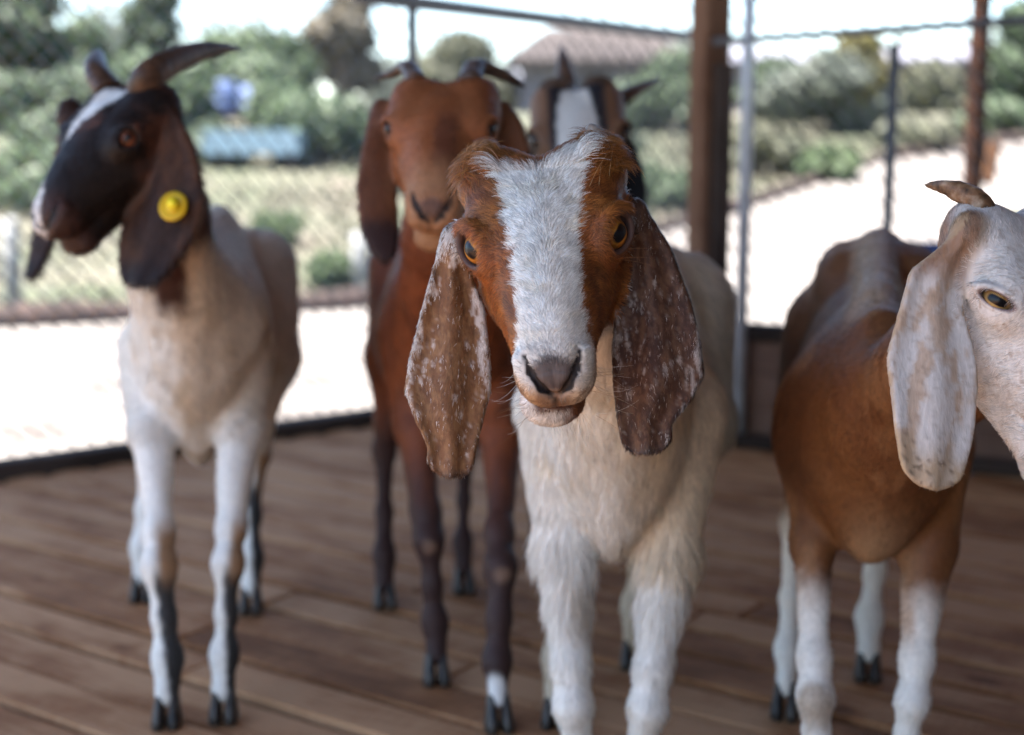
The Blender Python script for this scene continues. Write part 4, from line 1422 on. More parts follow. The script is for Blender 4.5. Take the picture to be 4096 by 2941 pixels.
def tooth_mesh(parent, base, at, up, lat, w, h):
    dep = nrm(np.cross(up, lat)); V, Fc = [], []
    prof = [(0.0, 0.75), (0.35, 1.0), (0.75, 1.0), (1.0, 0.7)]
    for (t, s) in prof:
        for k in range(8):
            a = 2 * math.pi * k / 8
            V.append(at + up * h * t + lat * math.cos(a) * w * s * 0.5 + dep * math.sin(a) * w * 0.3 * s)
    for r in range(3):
        for k in range(8):
            a, b = r * 8 + k, r * 8 + (k + 1) % 8
            Fc.append((a, b, b + 8, a + 8))
    Fc.append(tuple(range(24, 32))); Fc.append(tuple(range(8))[::-1])
    return mesh_obj('tooth', np.array(V) - base, Fc, MAT['tooth'], parent)


for q, (tx, tw, th) in enumerate([(-0.0120, 0.0066, 0.0105), (-0.0050, 0.0058, 0.0078), (0.0012, 0.0056, 0.0066), (0.0072, 0.0052, 0.0058)]):
    at_ = hl2w(gc, (tx - 0.004, 0.2225 - 0.25 * abs(tx), -0.0455))
    up_ = nrm(gc.hU * 0.85 + gc.hF * 0.5 + gc.hS * (-0.25 if q == 0 else 0.05 * (q - 2)))
    tooth_mesh(ob, base, at_, up_, gc.hS, tw, th)


# ---------------- generic short coat for the softer goats
def spec_short(g, ln=0.006, rad=0.0005, lift=0.3, den_head=1.0):
    def f(p, n):
        di = np.tile(np.array([0.0, 0.5, -0.8]), (len(p), 1))
        den = 0.2 + 0.8 * (n[:, 1] < 0.35)
        l = w2hl(g, p)
        hd = (np.abs(l) < np.array([0.09, 0.26, 0.11])).all(1)
        den = den * np.where(hd, den_head, 1.0)
        e = np.stack([np.abs(l[:, 0]), l[:, 1], l[:, 2]], -1) - EYE_E
        den = np.where((np.linalg.norm(e, axis=1) < 0.0115), 0, den)
        den = np.where(head_nostril(l) < 0.003, 0, den)
        return den, di, np.where(hd, ln * 0.7, np.where(p[:, 2] < 0.36, ln * 0.5, ln)), np.full(len(p), rad), np.full(len(p), lift), np.full(len(p), 80.0)
    return f


def base_masks(g, p):
    names, A, idx = regions(g, p)
    l = w2hl(g, p)
    head = sstep(0.018, 0.004, A[names.index('head')]) * sstep(-0.05, -0.02, l[:, 1])
    e = np.stack([np.abs(l[:, 0]), l[:, 1], l[:, 2]], -1) - EYE_E
    rho = np.sqrt(((e @ g.T1) / 1.28) ** 2 + (e @ g.T2) ** 2)
    rho = np.sqrt(((e @ g.T1) / 1.28) ** 2 + ((e @ g.T2) / g.eyeop) ** 2)
    lid = sstep(0.0185, 0.0152, rho / g.eyesc) * (np.abs(e @ EYE_N) < 0.02)
    nos = sstep(0.002, -0.0008, head_nostril(l))
    ears = [sstep(0.008, 0.002, A[names.index('ear%d' % i)]) * sstep(-0.002, 0.008, A[names.index('head')]) for i in range(len(g.ears))]
    legs = [sstep(0.02, 0.008, A[names.index('leg%d' % i)]) for i in range(len(g.legs))]
    neck = sstep(0.03, 0.0, A[names.index('neck')])
    return l, head, lid, nos, ears, legs, neck


# ---------------- white bodied goat with the dark head, left
gl = newgoat(poll=0.0); gl.deep = 0.86
FL, SL = V3(-0.46, -0.62, 0.64), V3(0.84, 0.0, 0.60)
_S = nrm(SL - nrm(FL) * (SL @ nrm(FL)))
head_frame(gl, P(532, 548, 1.80) - _S * 0.0615, FL, SL, 1.0)
add_ear(gl, 1, [(415, 645, 705), (503, 628, 745), (602, 587, 792), (700, 545, 816), (786, 505, 830), (913, 479, 802), (998, 467, 760), (1070, 470, 705), (1125, 482, 650), (1150, 500, 620)],
        1.85, 1.80, skew=0.35, bow=4.0, tau=0.0052, wav=0.002)
add_ear(gl, -1, [(430, 262, 296), (520, 246, 290), (700, 205, 285), (900, 150, 250), (1050, 116, 190), (1118, 112, 142)], 1.93, 1.90, skew=0.5, bow=4.0, tau=0.0052)
torso_setup(gl, (-0.460, 1.99, 0.49), (-0.525, 2.60, 0.535), w=0.77)
gl.neck = [(hl2w(gl, (0, 0.05, -0.045)), 0.047), (np.array([-0.470, 1.94, 0.69]), 0.045), (np.array([-0.472, 2.0, 0.60]), 0.056), (np.array([-0.46, 2.08, 0.53]), 0.095)]
gl.legs = [leg_front(gl, -1, fl3(672, 2890), 1.0, kz=0.205, ez=0.37), leg_front(gl, 1, fl3(897, 2868), 1.0, kz=0.205, ez=0.37),
           leg_hind(gl, -1, fl3(570, 2395), 1.0), leg_hind(gl, 1, fl3(1005, 2440), 1.0)]
add_tail(gl)


def coat_l(p, hair):
    g = gl
    l, head, lid, nos, ears, legs, neck = base_masks(g, p)
    x, y, z = l.T
    tl = torso_local(g, p); n1 = clumps(p, 30); n2 = clumps(p, 80, 5)
    col = np.tile(np.array([0.78, 0.745, 0.685]), (len(p), 1))
    tan = sstep(-0.030, 0.005, tl[:, 0] + 0.03 * (n1 - 0.5) + 0.01 * (n2 - 0.5)) * sstep(-0.19, -0.08, tl[:, 2] + 0.05 * (n1 - 0.5)) * sstep(1.0, 0.85, tl[:, 1] / g.tL)
    col = mixc(col, (0.60, 0.47, 0.335), np.clip(tan, 0, 1) * 0.8)
    col = mixc(col, (0.45, 0.32, 0.18), sstep(0.58, 0.68, n1) * 0.35)
    rump = sstep(0.72, 0.85, tl[:, 1] / g.tL) * sstep(0.04, 0.10, tl[:, 2])
    col = mixc(col, (0.66, 0.60, 0.50), rump * 0.8)
    # legs: white with black streaks on the outer side and rear
    for i in range(4):
        L = g.legs[i]
        f = legs[i] * sstep(0.42, 0.34, p[:, 2])
        col = mixc(col, (0.78, 0.735, 0.665), f)
        ax_ = np.interp(p[:, 2], [0.03, L['knee'][2], 0.36], [L['hoof'][0], L['knee'][0], L['pts'][1][0]])
        ox = p[:, 0] - ax_
        zone = sstep(0.22, 0.19, p[:, 2]) * sstep(0.0, 0.05, p[:, 2])
        if i in (0, 1, 3):
            col = mixc(col, (0.012, 0.012, 0.014), f * zone * sstep(0.001, 0.008, ox + 0.008 * (n2 - 0.5) + 0.25 * (p[:, 1] - L['hoof'][1])) * 0.96)
            col = mixc(col, (0.33, 0.19, 0.10), f * sstep(0.28, 0.24, p[:, 2]) * sstep(0.17, 0.21, p[:, 2]) * sstep(0.0, 0.012, ox))
    # dark neck and head
    nz = sstep(0.545, 0.575, p[:, 2] + 0.035 * (n1 - 0.5) - 0.5 * np.maximum(p[:, 0] + 0.42, 0)) * sstep(2.12, 2.05, p[:, 1]) * sstep(-0.500, -0.480, p[:, 0] + 0.012 * (n2 - 0.5))
    nz = nz * (1 - sstep(-0.452, -0.435, p[:, 0] + 0.012 * (n2 - 0.5)) * sstep(0.68, 0.63, p[:, 2]))
    col = mixc(col, (0.045, 0.012, 0.008), nz * neck)
    dark = np.array([0.012, 0.007, 0.006])[None] * np.ones((len(p), 1))
    dark = mixc(dark, (0.085, 0.032, 0.018), sstep(0.45, 0.62, clumps(p, 26, 8)) * sstep(0.13, 0.09, y) * 0.8)
    dark = mixc(dark, (0.055, 0.024, 0.018), sstep(0.19, 0.22, y) * 0.8)
    edge = 0.008 * (n2 - 0.5)
    cx = np.interp(y, [0.0, 0.03, 0.06, 0.12, 0.17, 0.24], [-0.004, -0.006, -0.016, -0.026, -0.020, -0.010])
    hw = np.interp(y, [0.0, 0.025, 0.05, 0.08, 0.115, 0.13, 0.165, 0.19, 0.215, 0.24], [0.022, 0.027, 0.020, 0.014, 0.004, -0.006, -0.006, 0.007, 0.011, 0.010])
    bl = sstep(0.003, -0.003, np.abs(x - cx) - hw + edge) * sstep(-0.02, 0.0, z) * sstep(0.012, 0.02, y)
    dark = mixc(dark, (0.74, 0.72, 0.70), bl)
    lipw = sstep(-0.056, -0.064, z + 0.004 * n2) * sstep(0.16, 0.18, y)
    dark = mixc(dark, (0.60, 0.48, 0.44), lipw)
    dark = mixc(dark, (0.006, 0.004, 0.004), np.clip(lid * 0.8 + nos, 0, 1))
    hm = np.clip(head + nz * 0, 0, 1)
    col = col * (1 - hm[:, None]) + dark * hm[:, None]
    for i, m in enumerate(ears):
        ea = g.ears[i]; u, v, q = ear_local(ea, p)
        ec = np.array([0.032, 0.013, 0.007])[None] * np.ones((len(p), 1))
        ec = mixc(ec, (0.075, 0.033, 0.016), sstep(0.4, 0.65, fbm(np.stack([v * 60, u * 18, q * 5], -1) + 3, 3)))
        ec = mixc(ec, (0.018, 0.010, 0.010), sstep(0.75, 0.95, u / ea.L))
        col = col * (1 - m[:, None]) + ec * m[:, None]
    return col


gl.coat_fn = coat_l
gl.lump = lambda p: 0.010 * (fbm(p * np.array([17, 17, 8]) + 3, 2) - 0.5)
ob, base, verts, quads, nn, col = build_goat(gl, 'white goat with dark brown horned head turned left and a yellow ear tag', 0.0046, MAT['eye_red'])
make_fur(gl, ob, base, verts, quads, nn, col, 110000, spec_short(gl, 0.013, 0.00040, 0.34, 1.2), 4)
hb = lambda g, s: hl2w(g, (s * 0.031, 0.010, 0.046))
horn_mesh(ob, base, [hb(gl, 1), P(600, 305, 1.835), P(690, 248, 1.87), P(800, 208, 1.92), P(890, 194, 1.96), P(972, 199, 2.0)], 0.0255, MAT['horn_dark'], 0.7, 14, tip=0.10)
horn_mesh(ob, base, [hb(gl, -1) - gl.hS * 0.008, P(392, 296, 1.90), P(386, 245, 1.94), P(403, 200, 1.99)], 0.023, MAT['horn_dark'], 0.75, 10, tip=0.35)
# round yellow tag through the near ear
tc_ = P(693, 826, 1.795)
ea = gl.ears[0]
tagn = nrm(ea.n + np.array([0.25, 0, 0.1])); tu = nrm(np.cross([0, 0, 1.0], tagn)); tv_ = np.cross(tagn, tu)
ul, vl, nl = ear_local(ea, tc_[None]); surf = tc_
prof = [(0.0, -0.002), (0.0175, -0.002), (0.0185, 0.0005), (0.0172, 0.003), (0.0125, 0.003), (0.0115, 0.0022), (0.0100, 0.0030), (0.0090, 0.0055), (0.0075, 0.0062)]
V, Fc = [], []
for (r, h) in prof:
    for k in range(24):
        a = 2 * math.pi * k / 24
        V.append(surf + tagn * h + tu * r * math.cos(a) + tv_ * r * 1.12 * math.sin(a) - base)
for r in range(len(prof) - 1):
    for k in range(24):
        a, b = r * 24 + k, r * 24 + (k + 1) % 24
        Fc.append((a, b, b + 24, a + 24))
Fc.append(tuple(range((len(prof) - 1) * 24, len(prof) * 24)))
tg = mesh_obj('ear_tag', V, Fc, MAT['tag'], ob); tg['label'] = 'round yellow plastic ear tag'
V, Fc = [], []
for (r, h) in [(0.0072, 0.0055), (0.0072, 0.010), (0.0055, 0.0135), (0.002, 0.0150)]:
    for k in range(16):
        a = 2 * math.pi * k / 16
        V.append(surf + tagn * h + tu * (r * math.cos(a) + 0.0015) + tv_ * r * math.sin(a) - base)
for r in range(3):
    for k in range(16):
        a, b = r * 16 + k, r * 16 + (k + 1) % 16
        Fc.append((a, b, b + 16, a + 16))
Fc.append(tuple(range(48, 64)))
mesh_obj('button', V, Fc, MAT['tag_hi'], tg)

# ---------------- chestnut goat behind, looking at the camera
gb = newgoat(poll=-0.001); gb.eyesc = 0.62; gb.eyeop = 0.8; gb.deep = 0.88
head_frame(gb, P(1763, 512, 1.78), V3(-0.05, -0.56, 0.83), V3(1, 0.0, 0.06), 1.03)
add_ear(gb, -1, [(430, 1500, 1560), (494, 1473, 1545), (600, 1450, 1565), (733, 1430, 1579), (850, 1434, 1588), (930, 1448, 1592), (997, 1478, 1588), (1052, 1515, 1565)], 1.85, 1.82, skew=-0.3, bow=7.0, tau=0.0052)
add_ear(gb, 1, [(440, 1975, 2040), (500, 1985, 2090), (600, 2000, 2115), (750, 2010, 2125), (900, 2000, 2105), (1000, 2020, 2070)], 1.86, 1.84, skew=0.3, bow=7.0, tau=0.0052)
torso_setup(gb, (-0.075, 2.06, 0.50), (-0.14, 2.64, 0.53), w=0.92)
gb.neck = [(hl2w(gb, (0, 0.045, -0.04)), 0.050), (np.array([-0.085, 1.97, 0.66]), 0.056), (np.array([-0.085, 2.05, 0.59]), 0.068), (np.array([-0.085, 2.16, 0.53]), 0.10)]
gb.legs = [leg_front(gb, -1, fl3(1745, 2720), 0.98, kz=0.205, ez=0.36), leg_front(gb, 1, fl3(1995, 2905), 0.98, kz=0.205, ez=0.36),
           leg_hind(gb, -1, fl3(1540, 2420), 0.95), leg_hind(gb, 1, fl3(1855, 2362), 0.95)]
add_tail(gb)


def coat_b(p, hair):
    g = gb
    l, head, lid, nos, ears, legs, neck = base_masks(g, p)
    x, y, z = l.T
    n1 = clumps(p, 26); n2 = clumps(p, 80, 5)
    col = np.tile(np.array([0.21, 0.056, 0.018]), (len(p), 1))
    col = mixc(col, (0.12, 0.034, 0.014), sstep(0.45, 0.65, n1) * 0.6)
    for i in range(4):
        L = g.legs[i]
        f = legs[i] * sstep(0.40, 0.22, p[:, 2])
        col = mixc(col, (0.030, 0.018, 0.018), f * 0.92)
        e = np.linalg.norm(p - (L['knee'] + L['fw'] * 0.022 + np.array([0, 0, -0.005])), axis=1)
        if i < 2: col = mixc(col, (0.30, 0.18, 0.12), sstep(0.016, 0.006, e + 0.008 * (n2 - 0.5)) * 0.5)
        if i == 1:
            e = np.linalg.norm(p - (L['hoof'] + L['fw'] * 0.02 + np.array([-0.01, 0, 0.055])), axis=1)
            col = mixc(col, (0.70, 0.66, 0.62), sstep(0.032, 0.022, e))
    ch = np.array([0.21, 0.066, 0.022])[None] * np.ones((len(p), 1))
    ch = mixc(ch, (0.24, 0.085, 0.032), sstep(0.010, 0.028, np.abs(x)) * sstep(0.03, 0.10, y) * 0.8)
    ch = mixc(ch, (0.045, 0.016, 0.013), sstep(0.020, 0.008, np.abs(x - 0.012) + 0.01 * (n2 - 0.5)) * sstep(0.07, 0.115, y) * sstep(0.20, 0.16, y) * 0.6)
    ch = mixc(ch, (0.34, 0.19, 0.10), sstep(0.150, 0.215, y + 0.02 * (n2 - 0.5)) * 0.6)
    pad = sstep(0.018, 0.010, np.hypot(np.abs(x) / 1.25, (z - 0.008) + (0.232 - y) * 0.5)) * sstep(0.215, 0.228, y)
    ch = mixc(ch, (0.075, 0.042, 0.038), pad * 0.8)
    ch = mixc(ch, (0.008, 0.005, 0.005), np.clip(lid * 0.8 + nos, 0, 1))
    ch = mixc(ch, (0.30, 0.16, 0.08), sstep(-0.028, -0.036, z) * sstep(0.15, 0.18, y) * 0.35)
    col = col * (1 - head[:, None]) + ch * head[:, None]
    for i, m in enumerate(ears):
        ea = g.ears[i]; u, v, q = ear_local(ea, p)
        ec = np.array([0.105, 0.040, 0.018])[None] * np.ones((len(p), 1))
        ec = mixc(ec, (0.030, 0.014, 0.014), sstep(0.68, 0.80, u / ea.L + 0.1 * (n1 - 0.5)))
        ec = mixc(ec, (0.17, 0.075, 0.034), sstep(-0.004, 0.006, v) * sstep(0.7, 0.6, u / ea.L) * 0.6)
        col = col * (1 - m[:, None]) + ec * m[:, None]
    return col


gb.coat_fn = coat_b
gb.lump = lambda p: 0.009 * (fbm(p * np.array([17, 17, 8]) + 9, 2) - 0.5)
ob, base, verts, quads, nn, col = build_goat(gb, 'chestnut brown goat with dark legs standing behind, looking straight ahead', 0.0046, MAT['eye_dark'])
make_fur(gb, ob, base, verts, quads, nn, col, 85000, spec_short(gb, 0.010, 0.00040, 0.32, 1.3), 4)
horn_mesh(ob, base, [hb(gb, -1) + np.array([-0.004, 0.0, 0.0]), P(1628, 268, 1.87), P(1565, 296, 1.90), P(1490, 318, 1.92)], 0.0145, MAT['horn_dark'], 0.8, 5, tip=0.2)
horn_mesh(ob, base, [hb(gb, 1), P(1905, 268, 1.86), P(1995, 292, 1.88), P(2062, 326, 1.89), P(2106, 352, 1.9)], 0.0165, MAT['horn_dark'], 0.8, 6, tip=0.15)

# ---------------- black and white faced goat at the back
gf = newgoat(poll=0.0)
head_frame(gf, P(2316, 545, 2.24), V3(0.02, -0.70, 0.71), V3(0.99, 0.0, 0.12), 1.12)
add_ear(gf, 1, [(500, 2415, 2470), (560, 2440, 2530), (700, 2470, 2578), (800, 2480, 2590), (900, 2490, 2575), (980, 2510, 2560)], 2.36, 2.33, skew=0.2, bow=4, tau=0.0052)
add_ear(gf, -1, [(520, 2125, 2180), (620, 2090, 2170), (760, 2070, 2160), (900, 2080, 2150), (980, 2100, 2140)], 2.37, 2.34, skew=-0.2, bow=4, tau=0.0052)
torso_setup(gf, (0.12, 2.60, 0.50), (0.20, 3.14, 0.53), w=0.9)
gf.neck = [(hl2w(gf, (0, 0.045, -0.04)), 0.050), (np.array([0.105, 2.50, 0.67]), 0.056), (np.array([0.11, 2.56, 0.62]), 0.070), (np.array([0.12, 2.70, 0.53]), 0.095)]
gf.legs = [leg_front(gf, -1, fl3(2150, 2225), 0.95, kz=0.2, ez=0.36), leg_front(gf, 1, (0.19, 2.68, 0), 0.95, kz=0.2, ez=0.36),
           leg_hind(gf, -1, (0.12, 3.14, 0), 0.95), leg_hind(gf, 1, (0.27, 3.12, 0), 0.95)]
add_tail(gf)


def coat_f(p, hair):
    g = gf
    l, head, lid, nos, ears, legs, neck = base_masks(g, p)
    x, y, z = l.T
    n2 = clumps(p, 80, 5)
    col = np.tile(np.array([0.20, 0.115, 0.06]), (len(p), 1))
    for i in range(4): col = mixc(col, (0.02, 0.016, 0.016), legs[i] * sstep(0.26, 0.2, p[:, 2]))
    ch = np.array([0.014, 0.013, 0.016])[None] * np.ones((len(p), 1))
    ch = mixc(ch, (0.17, 0.085, 0.045), sstep(0.036, 0.046, np.abs(x) + 0.006 * (n2 - 0.5)))
    ch = mixc(ch, (0.62, 0.58, 0.52), sstep(0.003, -0.003, np.abs(x + 0.002) - np.interp(y, [0.0, 0.03, 0.08, 0.2], [0.012, 0.022, 0.028, 0.03]) + 0.008 * (n2 - 0.5)) * sstep(0.008, 0.02, y))
    ch = mixc(ch, (0.006, 0.005, 0.005), np.clip(lid * 0.8 + nos, 0, 1))
    col = col * (1 - head[:, None]) + ch * head[:, None]
    for i, m in enumerate(ears): col = mixc(col, (0.012, 0.011, 0.013), m)
    return col


gf.coat_fn = coat_f
ob, base, verts, quads, nn, col = build_goat(gf, 'black and white faced goat with upright horns, mostly hidden at the back', 0.0055, MAT['eye_dark'])
make_fur(gf, ob, base, verts, quads, nn, col, 15000, spec_short(gf, 0.006, 0.0006, 0.25, 1.5), 4)
horn_mesh(ob, base, [hb(gf, -1), P(2262, 390, 2.36), P(2262, 310, 2.39), P(2252, 240, 2.42), P(2244, 175, 2.46)], 0.0265, MAT['horn_dark'], 0.8, 9, tip=0.10)
horn_mesh(ob, base, [hb(gf, 1), P(2425, 430, 2.34), P(2500, 385, 2.36), P(2575, 345, 2.39), P(2648, 312, 2.43)], 0.0275, MAT['horn_dark'], 0.8, 9, tip=0.10)

# ---------------- brown goat with the pale head, right edge
gr_ = newgoat(poll=0.0); gr_.eyeop = 0.50; gr_.eyesc = 0.84
FR_, SR_ = V3(0.22, -0.70, 0.68), V3(-0.93, 0.05, 0.35)
_S = nrm(SR_ - nrm(FR_) * (SR_ @ nrm(FR_)))
head_frame(gr_, P(3966, 1184, 1.165) - _S * 0.0615, FR_, SR_, 1.0)
_t = 0.88 * (gr_.hM @ RGT) + 0.42 * (gr_.hM @ np.array([0, 0, -1.0])); _t = nrm(_t - EYE_N * (_t @ EYE_N))
gr_.T1 = _t; gr_.T2 = np.cross(EYE_N, _t); gr_.T2 = gr_.T2 if (gr_.T2 @ gr_.hM)[2] > 0 else -gr_.T2      # lids level, inner corner down to the right
add_ear(gr_, 1, [(901, 3852, 3905), (960, 3800, 3890), (1030, 3722, 3868), (1107, 3632, 3856), (1219, 3605, 3856), (1331, 3578, 3889), (1443, 3549, 3912), (1503, 3549, 3919), (1675, 3562, 3906),
                 (1761, 3573, 3890), (1890, 3597, 3848), (1935, 3628, 3812), (1964, 3668, 3790)], 1.19, 1.155, skew=-0.12, bow=3.2, tau=0.0040, wav=0.0022)
add_ear(gr_, -1, [(1000, 4420, 4470), (1150, 4420, 4570), (1400, 4430, 4650), (1700, 4450, 4630), (1900, 4490, 4590)], 1.15, 1.13, skew=0.3, bow=4, tau=0.0045)
torso_setup(gr_, (0.400, 1.53, 0.445), (0.535, 2.08, 0.50), w=0.92, top=0.95, bot=0.85, hipbone=0.012)
gr_.neck = [(hl2w(gr_, (0, 0.05, -0.045)), 0.046), (np.array([0.428, 1.40, 0.565]), 0.048), (np.array([0.420, 1.53, 0.50]), 0.060), (np.array([0.41, 1.68, 0.46]), 0.085)]
gr_.legs = [leg_front(gr_, -1, (0.345, 1.515, 0), 0.78, kz=0.162, ez=0.32), leg_front(gr_, 1, (0.447, 1.53, 0), 0.86, kz=0.155, ez=0.32),
            leg_hind(gr_, -1, fl3(3140, 2855), 0.95), leg_hind(gr_, 1, (0.53, 2.02, 0), 0.95)]
add_tail(gr_)


def coat_r(p, hair):
    g = gr_
    l, head, lid, nos, ears, legs, neck = base_masks(g, p)
    x, y, z = l.T
    tl = torso_local(g, p); n1 = clumps(p, 24); n2 = clumps(p, 90, 5); n3 = clumps(p, 260, 2)
    col = np.tile(np.array([0.165, 0.064, 0.021]), (len(p), 1))
    col = mixc(col, (0.13, 0.048, 0.018), sstep(0.45, 0.65, n1) * 0.6)
    col = mixc(col, (0.075, 0.030, 0.014), sstep(-0.05, -0.10, tl[:, 0] + 0.04 * (n1 - 0.5)) * sstep(0.10, -0.02, tl[:, 2]) * 0.75)  # left flank shading painted into the coat as a darker brown
    col = mixc(col, (0.34, 0.17, 0.075), sstep(0.50, 0.66, clumps(p * np.array([1, 1, 0.4]), 20, 13)) * 0.5)
    col = mixc(col, (0.40, 0.25, 0.14), sstep(0.06, 0.0, np.abs(tl[:, 0] - 0.01)) * sstep(-0.02, -0.14, tl[:, 2]) * sstep(0.18, 0.02, tl[:, 1]) * 0.75)
    col = mixc(col, (0.44, 0.28, 0.16), sstep(0.034, 0.010, np.abs(tl[:, 0] + 0.012)) * sstep(0.07, 0.12, tl[:, 2]) * sstep(0.02, 0.08, tl[:, 1]) * 0.75)
    for i in range(4):
        L = g.legs[i]
        f = legs[i] * sstep(0.305, 0.235, p[:, 2] + 0.06 * (n1 - 0.5) + 0.02 * (n2 - 0.5))
        col = mixc(col, (0.76, 0.715, 0.65), f)
        if i == 1: col = mixc(col, (0.36, 0.20, 0.11), f * sstep(0.20, 0.25, p[:, 2]) * sstep(0.010, -0.002, p[:, 0] - L['knee'][0]) * 0.85)
        ey = np.linalg.norm((p - (L['knee'] + L['fw'] * 0.02)) * [1, 1, 0.7], axis=1)
        if i == 0: col = mixc(col, (0.33, 0.23, 0.15), sstep(0.034, 0.014, ey + 0.016 * (n2 - 0.5) + 0.25 * np.maximum(p[:, 2] - L['knee'][2], 0)) * 0.75)
    pale = np.array([0.62, 0.57, 0.53])[None] * np.ones((len(p), 1))
    pale = mixc(pale, (0.46, 0.34, 0.24), sstep(0.5, 0.66, n1) * 0.55)
    pale = mixc(pale, (0.33, 0.22, 0.14), sstep(0.60, 0.70, n3) * 0.5)
    back = sstep(0.045, 0.02, y) * sstep(0.025, 0.05, np.abs(x)) * sstep(0.045, 0.02, z)
    pale = mixc(pale, (0.27, 0.13, 0.06), back * 0.85)
    pale = mixc(pale, (0.16, 0.09, 0.085), lid * 0.85)
    pale = mixc(pale, (0.01, 0.008, 0.008), nos)
    col = col * (1 - head[:, None]) + pale * head[:, None]
    for i, m in enumerate(ears):
        ea = g.ears[i]; u, v, q = ear_local(ea, p)
        ur = u / ea.L
        ec = np.array([0.51, 0.485, 0.47])[None] * np.ones((len(p), 1))
        pat = fbm(np.stack([v * 80, u * 42, q * 30], -1), 4)
        ec = mixc(ec, (0.38, 0.26, 0.17), sstep(0.46, 0.62, pat) * 0.75)
        veins = np.abs(fbm(np.stack([v * 38, u * 7, q * 5], -1) + 11, 3) - 0.5)
        ec = mixc(ec, (0.36, 0.25, 0.17), sstep(0.035, 0.005, veins) * 0.55)
        tipm = sstep(0.78, 0.93, ur + 0.12 * (pat - 0.5))
        ec = mixc(ec, (0.36, 0.26, 0.16), tipm * 0.75)
        fine = fbm(np.stack([v * 420, u * 420, q * 300], -1), 2)
        ec = mixc(ec, (0.13, 0.09, 0.06), sstep(0.66, 0.74, fine) * (0.25 + 0.6 * tipm))
        ec = mixc(ec, (0.24, 0.115, 0.05), sstep(0.28, 0.14, ur + 0.12 * (pat - 0.5)) * 0.85)
        wv = (v - ea.cf(np.clip(u, 0, ea.L))) / np.maximum(ea.wf(np.clip(u, 0, ea.L)), 0.005)
        ec = mixc(ec, (0.40, 0.28, 0.16), sstep(0.93, 0.99, np.abs(wv)) * 0.6)
        col = col * (1 - m[:, None]) + ec * m[:, None]
    return col


gr_.coat_fn = coat_r
gr_.lump = lambda p: 0.010 * (fbm(p * np.array([17, 17, 7]) + 5, 2) - 0.5)
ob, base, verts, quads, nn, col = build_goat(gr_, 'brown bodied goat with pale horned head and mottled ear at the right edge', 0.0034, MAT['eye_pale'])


def spec_r_head(p, n):
    g = gr_
    den, di, ln, rad, lift, cl = spec_short(g, 0.0065, 0.00022, 0.35)(p, n)
    names, A, idx = regions(g, p)
    l = w2hl(g, p)
    hd = (A[names.index('head')] < 0.012) & (l[:, 1] > -0.03)
    er = (A[names.index('ear0')] < 0.006)
    den = den * np.where(hd, 1.0, np.where(er, 0.6, 0.3))
    d2 = -g.hF * 0.3 - g.hU * 0.6 + 0.2 * g.hS
    up = sstep(0.07, 0.03, l[:, 1])[:, None]
    dh = d2[None] * (1 - up) + (-g.hF * 0.8 + g.hU * 0.3)[None] * up
    di = np.where(hd[:, None], dh, di)
    ln = np.where(er & ~hd, 0.0032, np.where(hd, 0.0075, 0.007)); lift = np.where(er & ~hd, 0.2, lift)
    rad = np.where(hd | er, 0.0002, 0.0005)
    return den, di, ln, rad, lift, cl


make_fur(gr_, ob, base, verts, quads, nn, col, 115000, spec_r_head, 4)
horn_mesh(ob, base, [hl2w(gr_, (0.032, 0.026, 0.018)), P(3918, 826, 1.212), P(3805, 757, 1.23), P(3700, 738, 1.25)], 0.0195, MAT['horn_speck'], 0.8, 7, tip=0.10, rough=0.003)
horn_mesh(ob, base, [hb(gr_, -1), hl2w(gr_, (-0.05, -0.04, 0.06)), hl2w(gr_, (-0.085, -0.09, 0.05))], 0.0185, MAT['horn_speck'], 0.8, 7, tip=0.12, rough=0.003)
detail_patch(gr_, ob, base, 'eyelid', hl2w(gr_, EYE_E), 0.026, 0.0011)
# lashes
wr, wt, wb = [], [], []
for i in range(26):
    a = -0.9 + 1.8 * i / 25
    e = EYE_E + gr_.T1 * 0.0150 * math.sin(a) + gr_.T2 * 0.0068 * math.cos(a) + EYE_N * 0.002
    r = hl2w(gr_, e); d = nrm((EYE_N * 0.8 - gr_.T2 * 0.35 + gr_.T1 * 0.4 * math.sin(a)) @ gr_.hM)
    wr.append(r); wt.append(r + d * random.uniform(0.008, 0.013)); wb.append(np.array([0, 0, 0.001]))
long_hairs(ob, base, np.array(wr), np.array(wt), np.tile([[0.03, 0.02, 0.018]], (26, 1)), np.full(26 * 6, 0.00022), np.array(wb), 'eyelashes')


# ------------------------------------------------------------------ background: plants, huts, drums
def leaf_mesh(name, n, size, blobs, mat, flat=1.0):
    """crown of n leaf quads spread through a set of blobs (centre, radius)"""
    ctr = np.array([b[0] for b in blobs]); rad = np.array([b[1] for b in blobs], float)
    pk = RNG.choice(len(blobs), n, p=rad ** 2 / (rad ** 2).sum())
    dirs = RNG.normal(size=(n, 3)); dirs /= np.linalg.norm(dirs, axis=1)[:, None]
    rr = rad[pk] * RNG.uniform(0.45, 1.05, n) ** 0.6
    c = ctr[pk] + dirs * rr[:, None] * np.array([1, 1, flat])
    a = RNG.normal(size=(n, 3)); a /= np.linalg.norm(a, axis=1)[:, None]
    b = np.cross(a, dirs + 0.3 * RNG.normal(size=(n, 3))); b /= np.linalg.norm(b, axis=1)[:, None]
    s = size * RNG.uniform(0.6, 1.4, n)[:, None]
    q = np.stack([c - a * s, c + b * s * 0.45, c + a * s, c - b * s * 0.45], 1).reshape(-1, 3)
    me = fast_mesh(name, q, np.arange(4 * n).reshape(n, 4), mat)
    t = me.attributes.new('tint', 'FLOAT', 'FACE')
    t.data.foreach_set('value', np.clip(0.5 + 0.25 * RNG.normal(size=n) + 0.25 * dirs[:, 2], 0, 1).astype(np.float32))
    return me


def ground_z(x, y): return float(terr(x, y))


